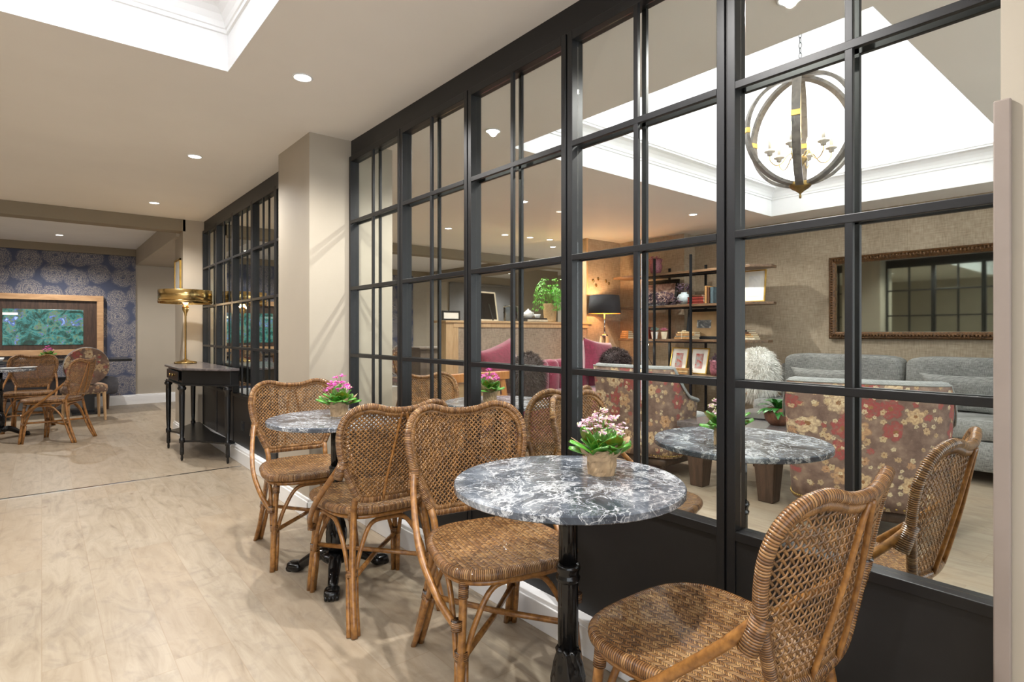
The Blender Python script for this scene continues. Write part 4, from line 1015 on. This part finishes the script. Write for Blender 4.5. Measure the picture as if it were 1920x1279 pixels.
def velvet():
    t = thing('velvet_sofa', 'crimson buttoned velvet sofa against the half-height wall', 'sofa', (4.62, 4.52, 0))
    obj('seat', B().cushion(2.3, .80, .26, (0, -.08, .40), .2, 16, 10), 'velvet', t, smooth_=True)
    obj('base', B().cushion(2.25, .76, .2, (0, -.08, .2), .12, 12, 8), 'velvet', t, smooth_=True)
    b = B()
    for i in range(14): b.cushion(.175, .20, .42, (-1.06 + i * .163, .30, .66), .55, 8, 8)
    obj('tufted_back', b, 'velvet', t, smooth_=True)
    obj('arm', B().cushion(.26, .80, .34, (1.14, -.06, .60), .4, 12, 8), 'velvet', t, smooth_=True)
    b = B()
    for i in range(13): b.cushion(.022, .02, .022, (-.98 + i * .163, .20, .70), 1, 6, 5)
    obj('buttons', b, 'velvet', t, smooth_=True)
    for x in (-1.0, 1.0):
        for y in (-.4, .25): obj('leg', B().lathe([(.016, 0), (.026, .12), (0, .12)], 10, (x, y, 0)), 'darkwood', t)
velvet()
pillow('crimson velvet pillow tilted at the left end of the buttoned sofa', (3.62, 4.60, .84), (.50, .20, .44), 'velvet', (R(-10), R(-17), 0), 'crimson pillows', ax=1)
pillow('crimson velvet pillow at the right end of the buttoned sofa, below the lamp', (5.18, 4.66, .86), (.50, .20, .46), 'velvet', (R(-10), R(8), 0), 'crimson pillows', ax=1)
# wooden armchair with canvas back
t = thing('wooden_armchair', 'honey wood chair with splayed back frame and tan canvas panel', 'chair', (3.02, 4.12, 0), R(4))
for s in (-1, 1):
    obj('rear_leg', B().tube([(s * .27, 0, .79), (s * .37, -.04, 0)], .034, 4, flat=.7), 'honey', t)
    obj('front_leg', B().tube([(s * .32, .5, .50), (s * .36, .54, 0)], .028, 4), 'honey', t)
    obj('arm_rest', bx(s * .33 - .03, -.02, .55, s * .33 + .03, .54, .585), 'honey', t, bevel=.004)
obj('top_rail', bx(-.34, -.03, .745, .34, .03, .82), 'honey', t, bevel=.006)
obj('seat_rail', bx(-.33, -.02, .34, .33, .02, .40), 'honey', t, bevel=.004)
obj('back_panel', bx(-.25, .0, .42, .25, .025, .735), 'leather', t, bevel=.006)
obj('seat', B().cushion(.58, .52, .11, (0, .27, .42), .3), 'leather', t, smooth_=True)
b = B().lathe([(0, 0), (.012, 0), (.0, .01)], 12, mat=Matrix.Translation((.12, -.004, .55)) @ Matrix.Rotation(R(90), 4, 'X')); obj('button', b, 'darkwood', t)
# tripod floor lamp
t = thing('tripod_lamp', 'lit tripod floor lamp with a charcoal drum shade in the lounge corner', 'lamp', (5.74, 5.05, 0))
obj('shade', B().lathe([(.215, 1.425), (.192, 1.665)], 48, cap=False), 'lampshade', t, smooth_=True, solid=.003)
obj('shade_lining', B().lathe([(.212, 1.427), (.189, 1.663)], 48, cap=False), 'glow_gold', t, smooth_=True)
obj('pole', B().tube([(0, 0, 1.14), (0, 0, 1.50)], .010, 10).tube([(-.19, 0, 1.60), (.19, 0, 1.60)], .002, 5), 'chrome', t, smooth_=True)
obj('hub', B().lathe([(0, 1.10), (.02, 1.10), (.05, 1.125), (.05, 1.14), (.02, 1.16), (0, 1.165)], 20), 'chrome', t, smooth_=True)
for k in range(3):
    a = R(20 + 120 * k)
    for o in (-.02, .02): pass
    obj('leg', B().tube([(.04 * math.cos(a), .04 * math.sin(a), 1.13), (.19 * math.cos(a), .19 * math.sin(a), 0)], .015, 8).tube([(.04 * math.cos(a + .6), .04 * math.sin(a + .6), 1.13), (.19 * math.cos(a + .1), .19 * math.sin(a + .1), .02)], .011, 8), 'ash', t, smooth_=True)
obj('bulb', B().cushion(.06, .06, .08, (0, 0, 1.53), 1, 10, 10), 'bulb', t, smooth_=True)
lamp('lamp_glow', 'POINT', (5.74, 5.05, 1.595), 15, (1, .62, .32), shadow_soft_size=.03)

# ================================================================== BOOKSHELF
SX = 6.10
def shelf():
    t = thing('bookshelf', 'dark wooden shelves on slim black steel uprights against the lounge wall', 'shelf', (0, 0, 0))
    rg = random.Random(5); ends = [(2.98, 5.10), (2.98, 5.03), (3.02, 5.02), (3.42, 4.70)]
    for z, (y0, y1) in zip((1.92, 1.515, 1.095, .675), ends):
        poly = []; n = 26
        for i in range(n + 1): f = i / n; poly.append((SX - .14 - .03 * math.sin(f * 9 + z * 7) - rg.uniform(0, .012) + (.16 * max(0, .08 - f) / .08), y0 + (y1 - y0) * f))
        poly += [(SX + .16, y1 - .03), (SX + .16, y0 + .03)]
        obj('shelf_board', B().prism(poly, z - .030, z), 'shelfwood', t, bevel=.004)
        obj('rail', bx(SX - .10, 3.55, z - .045, SX - .085, 4.70, z - .031).box(SX + .085, 3.55, z - .045, SX + .10, 4.70, z - .031), 'steel', t)
    for y in (3.87, 4.39):
        for x in (-.175, .145): obj('upright', bx(SX + x - .012, y - .012, 0, SX + x + .012, y + .012, 2.10 if x < 0 else 2.0), 'steel', t)
        obj('cross_bar', bx(SX - .165, y - .01, .02, SX + .14, y + .01, .04), 'steel', t)
shelf()
def pic(label, y, z, w_, h_, fr, mat_, art, tilt=10, x=SX, fw=.022, mw=.05, rz=0, aw=None):
    t = thing('picture_frame', label, 'picture', (x, y, z), rz); 
    rt = R(tilt); mt = Matrix.Rotation(rt, 4, 'Y')
    b = B()
    for q in ((-w_ / 2, 0, w_ / 2, fw), (-w_ / 2, h_ - fw, w_ / 2, h_), (-w_ / 2, fw, -w_ / 2 + fw, h_ - fw), (w_ / 2 - fw, fw, w_ / 2, h_ - fw)): b.box(-.012, q[0], q[1], .008, q[2], q[3], mat=mt)
    obj('frame', b, fr, t, bevel=.002)
    obj('mount', B().box(-.002, -w_ / 2 + fw, fw, .004, w_ / 2 - fw, h_ - fw, mat=mt), mat_, t)
    obj('print', B().box(-.004, -w_ / 2 + fw + mw, fw + mw, -.0025, w_ / 2 - fw - mw, h_ - fw - mw, mat=mt), art, t)
    return t
pic('large dark frame with a sepia print on the upper shelf behind dried flowers', 4.46, 1.516, .52, .34, 'ebony', 'ebony', 'art_sepia', 12, SX + .02, .03, .02)
pic('pale framed print at the right end of the upper middle shelf', 3.20, 1.516, .26, .36, 'goldleaf', 'paper', 'art_pale', 6, SX + .02, .014, .05)
pic('deep blue-grey frame around a small dark photograph on the third shelf', 3.84, 1.096, .46, .37, 'steel', 'leather', 'art_dark', 9, SX + .03, .035, .10)
pic('pale grey box frame turned edge-on at the right of the third shelf', 3.54, 1.096, .12, .36, 'paper', 'paper', 'art_pale', 4, SX + .06, .03, .02)
pic('left of two gold frames with red flower prints on the lowest shelf', 4.16, .676, .24, .32, 'goldleaf', 'paper', 'art_red', 14, SX - .02, .014, .055)
pic('right of two gold frames with red flower prints on the lowest shelf', 3.88, .676, .24, .32, 'goldleaf', 'paper', 'art_red', 14, SX - .02, .014, .055)
pic('thin gold frame behind the ivory sheepskin', 3.20, .64, .34, .27, 'goldleaf', 'paper', 'art_pale', 8, SX - .0, .014, .04)
def book(label, loc, dims, col, rz=0, group=None):
    x, y, z = dims; t = thing('book', label, 'book', loc, rz, group)
    obj('cover', bx(-x / 2, -y / 2, 0, x / 2, -y / 2 + .003, z).box(-x / 2, y / 2 - .003, 0, x / 2, y / 2, z).box(-x / 2, -y / 2, 0, -x / 2 + .003, y / 2, z), 'book_' + col, t)
    obj('pages', bx(-x / 2 + .003, -y / 2 + .003, .003, x / 2 - .004, y / 2 - .003, z - .004), 'twine', t)
    return t
def flat(label, loc, dims, col, rz=0, group=None):
    x, y, z = dims; t = thing('book', label, 'book', loc, rz, group)
    obj('cover', bx(-x / 2, -y / 2, 0, x / 2, y / 2, .003).box(-x / 2, -y / 2, z - .003, x / 2, y / 2, z).box(-x / 2, -y / 2, 0, -x / 2 + .003, y / 2, z), 'book_' + col, t)
    obj('pages', bx(-x / 2 + .003, -y / 2 + .004, .003, x / 2 - .004, y / 2 - .004, z - .003), 'twine', t); return t
zz = 1.516
for i, (h_, col, w_, lb) in enumerate(((.022, 'red', .22, 'lowest'), (.036, 'red', .21, 'second, thickest'), (.030, 'red', .21, 'third'), (.024, 'brown', .17, 'topmost'))):
    flat('red book in the flat pile on the upper shelf, %s' % lb, (SX - .02, 3.86, zz), (.15, w_, h_ - .001), col, 0, 'red books on the upper shelf'); zz += h_
for i, (y, h_, col, lb) in enumerate(((3.735, .21, 'tan', 'tan book standing beside the pile of red books'), (3.70, .19, 'brown', 'brown book standing right of the tan one'), (3.655, .19, 'blue', 'blue-grey book standing at the right of the upper shelf'))):
    book(lb, (SX, y, 1.516), (.15, .03 if i < 2 else .045, h_), col, 0, 'standing books on the upper shelf')
rg = random.Random(3); y = 4.66
for i, (th, h_, col) in enumerate(((.026, .15, 'wine'), (.03, .14, 'black'), (.03, .152, 'wine'), (.026, .14, 'red'))):
    book('dark red book in the standing row left of the potted succulents, %s' % ('nearest the mullion', 'second from the left', 'third from the left', 'beside the succulents')[i], (SX, y, 1.096), (.13, th, h_), col, 0, 'wine-red books on the third shelf'); y -= th + .004
zz = 1.096
for i, (h_, col, w_) in enumerate(((.028, 'tan', .26), (.012, 'cream', .25), (.03, 'tan', .24), (.022, 'straw', .22))):
    flat('old tan book in the string-tied pile before the blue-grey frame, %s' % ('at the bottom', 'second from the bottom', 'third from the bottom', 'on top')[i], (SX - .06, 4.0 - .01 * i, zz), (.15, w_, h_ - .001), col, R(3 * i - 3), 'string-tied books on the third shelf'); zz += h_
zz = 1.096
for i, (h_, col, w_) in enumerate(((.026, 'cream', .22), (.022, 'straw', .21), (.022, 'tan', .2), (.02, 'brown', .18), (.02, 'black', .17))):
    flat('old book in the pile at the right end of the third shelf, %s' % ('lowest, cream', 'second, straw', 'third, tan', 'fourth, brown', 'topmost, black')[i], (SX - .03, 3.24 + .01 * i, zz), (.15, w_, h_ - .001), col, R(4 - 3 * i), 'books at the right end of the third shelf'); zz += h_
zz = .676
for i, (h_, col) in enumerate(((.022, 'tan'), (.024, 'straw'), (.022, 'tan'))):
    flat('kraft-coloured book tied in front of the gold frames, %s' % ('bottom of three', 'middle of three', 'top of three')[i], (SX - .11, 4.02, zz), (.12, .2, h_ - .001), col, R(2 * i), 'tied books on the lowest shelf'); zz += h_
zz = 1.096
for i in range(4): flat('tan book stacked at the left end of the third shelf, %s' % ('bottom', 'second', 'third', 'top')[i], (SX, 4.96, zz), (.14, .14 - .015 * i, .025), 'tan', R(5 * i), 'tan books at the left of the third shelf'); zz += .026
one('twine_wrap', 'pale twine knotted round the pile of tan books on the third shelf', 'twine', B().tube([(-.078, 0, 0), (-.079, 0, .093), (0, 0, .096), (.078, 0, .093)], .003, 6).cushion(.04, .05, .012, (-.03, 0, .10), .8, 8, 6), 'twine', (SX - .06, 4.02, 1.0965))
def vase(label, loc, prof, m, flowers=None, fm=None, seed=1, name='vase'):
    t = thing(name, label, 'vase', loc); obj('body', B().lathe(prof, 28), m, t, smooth_=True)
    if flowers:
        b = B(); rg = random.Random(seed)
        for i in range(flowers[0]):
            a = rg.uniform(0, 6.28); r_ = flowers[1] * math.sqrt(rg.random()); z = prof[-1][1] + rg.uniform(.01, flowers[2]); p = Vector((r_ * math.cos(a), r_ * math.sin(a), z))
            b.tube([(0, 0, prof[-1][1] - .01), tuple(p)], .0015, 4)
            for k in range(7): q = p + Vector((rg.gauss(0, .013), rg.gauss(0, .013), rg.gauss(0, .013))); b.cushion(.018, .018, .012, tuple(q), .9, 4, 4)
        obj('dried_flowers', b, fm, t)
    return t
vase('pink mottled vase on the top shelf', (SX, 4.50, 1.92), [(0, 0), (.05, 0), (.075, .05), (.085, .11), (.07, .15), (.09, .19), (.082, .19), (0, .17)], 'vase_pink', (14, .08, .05), 'vase_pink', 2)
vase('crackled blue-grey ginger jar with dried purple flowers on the upper shelf', (SX - .04, 4.055, 1.516), [(0, 0), (.04, 0), (.075, .05), (.082, .09), (.06, .125), (.035, .135), (.04, .15), (0, .15)], 'vase_glaze', (16, .08, .11), 'dried', 3)
vase('mottled pink vase at the right of the lowest shelf', (SX - .04, 3.63, .676), [(0, 0), (.05, 0), (.065, .07), (.06, .15), (.07, .18), (0, .16)], 'vase_pink', (10, .06, .08), 'dried', 4)
b = B(); rg = random.Random(8)
for i in range(60):
    f = rg.random(); p = Vector((rg.gauss(0, .03), -.26 + .52 * f, .02 + (.02 + .13 * math.sin(f * 2.6)) * rg.random())); b.tube([tuple(p), (0, -.26 + .52 * min(1, f + .2), .005)], .0015, 4)
    for k in range(4): q = p + Vector((rg.gauss(0, .012), rg.gauss(0, .012), abs(rg.gauss(0, .012)))); b.cushion(.02, .02, .014, tuple(q), .9, 4, 4)
one('dried_flowers', 'spray of dried purple-grey flowers lying on the upper shelf', 'dried flowers', b, 'dried', (SX - .10, 4.30, 1.514))
def succ(label, loc, potm, m, n, r, pot=True):
    t = thing('potted_succulent', label, 'plant', loc)
    obj('pot', B().lathe([(0, 0), (.035, 0), (.050, .09), (.044, .09), (0, .08)], 4 if potm == 'twine' else 20), potm, t)
    b = B()
    for k in range(n):
        a = k * 2.4; f = k / n; el = 1.4 - 1.3 * f; d = Vector((math.cos(a) * math.cos(el), math.sin(a) * math.cos(el), math.sin(el))); sd = Vector((-math.sin(a), math.cos(a), 0))
        b.grid(lambda u, v, d=d, sd=sd: Vector((0, 0, .10)) + d * r * u * (.6 + .5 * f) + sd * ((v - .5) * .022 * math.sin(math.pi * (.15 + .85 * u)) ** .7), 4, 2)
    obj('rosette', b, m, t, solid=.002); return t
succ('teal succulent in a small pale pot on the third shelf, beside the wine-red books', (SX - .06, 4.47, 1.096), 'porcelain', 'succ_teal', 34, .075)
succ('pink succulent in a square straw-coloured pot on the third shelf', (SX - .06, 4.33, 1.096), 'twine', 'succ_pink', 30, .065)
t = thing('desk_lamp', 'small lit spotlight lamp on thin crossed black wires, standing on the lowest shelf', 'lamp', (SX - .1, 4.56, .0))
obj('stand', B().tube([(0, .07, 1.0), (0, -.14, .679)], .004, 6).tube([(0, .07, 1.0), (0, .12, .679)], .004, 6).tube([(0, .10, .78), (0, -.10, .74)], .003, 6), 'black', t)
obj('lit_shade', B().lathe([(0, 0), (.02, .01), (.028, .06), (.02, .11), (0, .12)], 16, mat=Matrix.Translation((-.02, .02, .93)) @ Matrix.Rotation(R(20), 4, 'X')), glow('lit_shade', (255, 246, 225), 9), t, smooth_=True)
lamp('lamp_glow', 'POINT', (SX - .22, 4.50, .95), 1.5, (1, .93, .8), shadow_soft_size=.03)

# ================================================================== GILT MIRROR
t = thing('gilt_mirror', 'long wall mirror in a carved gilt frame above the grey sofa', 'mirror', (6.585, 1.62, 1.545))
W2, H2, fw = .965, .435, .075
b = B(); base_ = 0
prof = [(0, 0), (0, -.03), (.015, -.045), (.03, -.035), (.045, -.05), (.06, -.035), (.07, -.03), (.075, -.012), (.075, 0)]
for d, x in prof: b.v += [(x, -W2 + d, -H2 + d), (x, W2 - d, -H2 + d), (x, W2 - d, H2 - d), (x, -W2 + d, H2 - d)]
for i in range(len(prof) - 1):
    for j in range(4): k = (j + 1) % 4; b.quad_uv([i * 4 + j, i * 4 + k, i * 4 + 4 + k, i * 4 + 4 + j])
fr_ = obj('carved_frame', b, 'gold', t)
b = B(); rg = random.Random(2)
for sgn in (-1, 1):
    n = 66
    for i in range(n): y = -W2 + .04 + (2 * W2 - .08) * i / (n - 1); b.cushion(.022, .020, .030, (-.044, y, sgn * (H2 - .037) + .004 * math.sin(i * 1.7)), .8, 5, 5)
    n = 28
    for i in range(n): z = -H2 + .06 + (2 * H2 - .12) * i / (n - 1); b.cushion(.022, .030, .020, (-.044, sgn * (W2 - .037), z), .8, 5, 5)
obj('carved_beading', b, 'gold', fr_, smooth_=True)
obj('mirror_glass', bx(-.012, -W2 + .07, -H2 + .07, -.002, W2 - .07, H2 - .07), 'mirror', t)

# ================================================================== THINGS ON THE LEDGE
LZ = 1.312
t = thing('picture_frame', 'pale wood picture frame seen from its black back, leaning on the ledge', 'picture', (4.08, 5.40, LZ), R(12))
mt = Matrix.Rotation(R(-9), 4, 'X')
b = B()
for q in ((-.18, 0, .18, .018), (-.18, .335, .18, .353), (-.18, .018, -.162, .335), (.162, .018, .18, .335)): b.box(q[0], -.012, q[1], q[2], .012, q[3], mat=mt)
obj('frame', b, 'twine', t, bevel=.002); obj('backing', B().box(-.163, -.004, .017, .163, .008, .336, mat=mt), 'ebony', t)
obj('easel_strut', B().tube([(.0, -.01, .20), (.01, -.07, .006)], .008, 6), 'ebony', t)
t = thing('picture_frame', 'small black frame lying at the left end of the ledge', 'picture', (3.56, 5.42, LZ))
obj('frame', bx(-.11, -.01, 0, .13, .01, .02).box(-.11, -.01, .09, .13, .01, .11).box(.11, -.01, .02, .13, .01, .09).box(-.11, -.01, .02, -.09, .01, .09), 'black', t, bevel=.002); obj('print', bx(-.09, -.004, .02, .11, .008, .09), 'paper', t)
t = thing('glass_canister', 'stacked clear glass canister on the ledge beside the teapot', 'jar', (4.44, 5.42, LZ))
obj('body', B().lathe([(0, .003), (.085, .003), (.088, .01), (.088, .10), (.092, .105), (.092, .12), (.088, .125), (.088, .17)], 32, cap=False), 'vessel', t, smooth_=True)
obj('lid', B().lathe([(.095, .17), (.095, .18), (.06, .19), (.0, .192)], 32, cap=False), 'vessel', t, smooth_=True); obj('base_ring', B().lathe([(0, 0), (.09, 0), (.09, .004), (0, .004)], 32), 'chrome', t)
for k in range(6): a = k * 1.047; obj('lid_bead', B().cushion(.014, .014, .014, (.08 * math.cos(a), .08 * math.sin(a), .19), 1, 6, 6), 'vessel', t, smooth_=True)
t = thing('book', 'thick black book lying flat on the ledge under the teapot', 'book', (4.78, 5.42, LZ)); obj('cover', bx(-.17, -.12, 0, .17, .12, .03), 'book_black', t, bevel=.002)
obj('pages', bx(-.168, -.122, .004, .172, .118, .026), 'book_cream', t)
one('book', 'thinner dark book on top of the black book on the ledge', 'book', bx(-.15, -.11, 0, .15, .11, .016), 'book_black', (4.80, 5.42, LZ + .0305), bevel=.002)
t = thing('teapot', 'small white porcelain teapot on the dark books', 'teapot', (4.72, 5.41, LZ + .047))
obj('body', B().lathe([(0, 0), (.04, 0), (.062, .03), (.058, .065), (.035, .085), (0, .088)], 28), 'porcelain', t, smooth_=True)
obj('lid', B().lathe([(.036, .085), (.03, .095), (.008, .10), (.012, .112), (0, .118)], 20), 'porcelain', t, smooth_=True)
obj('spout', B().tube([(-.05, 0, .03), (-.08, 0, .05), (-.092, 0, .08)], lambda q: .014 - .007 * q, 10, sub=3), 'porcelain', t, smooth_=True)
obj('handle', B().tube([(.05, 0, .07), (.085, 0, .07), (.085, 0, .03), (.055, 0, .02)], .005, 8, sub=4), 'porcelain', t, smooth_=True)
c1 = cup('white teacup on the dark books beside the teapot', (4.875, 5.41, LZ + .047), None)
t = thing('potted_plant', 'bright green leafy plant in a woven seagrass pot on the ledge', 'plant', (5.12, 5.44, LZ))
rib = lambda a, z: 1 + .02 * math.cos(30 * a + 200 * z)
obj('woven_pot', B().lathe([(0, 0), (.07, 0), (.075, .02)] + [(.075 + .02 * i / 12, .02 + .22 * i / 12) for i in range(13)] + [(.088, .24), (0, .22)], 60, flute=rib), 'basket', t, smooth_=True)
b = B(); rg = random.Random(12); sb = B()
for i in range(44):
    a = rg.uniform(0, 6.28); L = rg.uniform(.12, .27); up = rg.uniform(.12, .34); pts = [Vector((0, 0, .22)), Vector((math.cos(a) * L * .4, math.sin(a) * L * .4, .22 + up)), Vector((math.cos(a) * L * .85, math.sin(a) * L * .85, .24 + up * .8)), Vector((math.cos(a) * L, math.sin(a) * L, .22 + up * .3 - rg.uniform(0, .12)))]
    sp_ = smooth(pts, 6); sb.tube(sp_, .0018, 4)
    for j in range(6, len(sp_), 2):
        for s in (-1, 1):
            p = sp_[j]; tn = (sp_[j] - sp_[j - 1]).normalized(); sd = tn.cross(Vector((0, 0, 1))).normalized() * s; d = (sd + tn * .5 + Vector((0, 0, -.2))).normalized(); l = .036
            k0 = len(b.v); b.v += [tuple(p), tuple(p + d * l * .45 + tn * .009), tuple(p + d * l + Vector((0, 0, -.01))), tuple(p + d * l * .45 - tn * .009)]; b.quad_uv([k0, k0 + 1, k0 + 2, k0 + 3])
obj('foliage', b, 'leaf_fern', t); obj('stems', sb, 'stem', t)
t = thing('wall_hanging', 'cluster of small gold discs hung on the lounge wall above the floor lamp', 'wall decoration', (5.95, 5.298, 1.86))
for dx, dz in ((-.16, .02), (-.06, .05), (.10, .03), (-.10, -.04), (.16, -.0)):
    obj('gold_disc', B().lathe([(0, -.004), (.022, 0), (0, .004)], 14, mat=Matrix.Translation((dx, -.006, dz)) @ Matrix.Rotation(R(90), 4, 'X')), 'brass', t, smooth_=True)
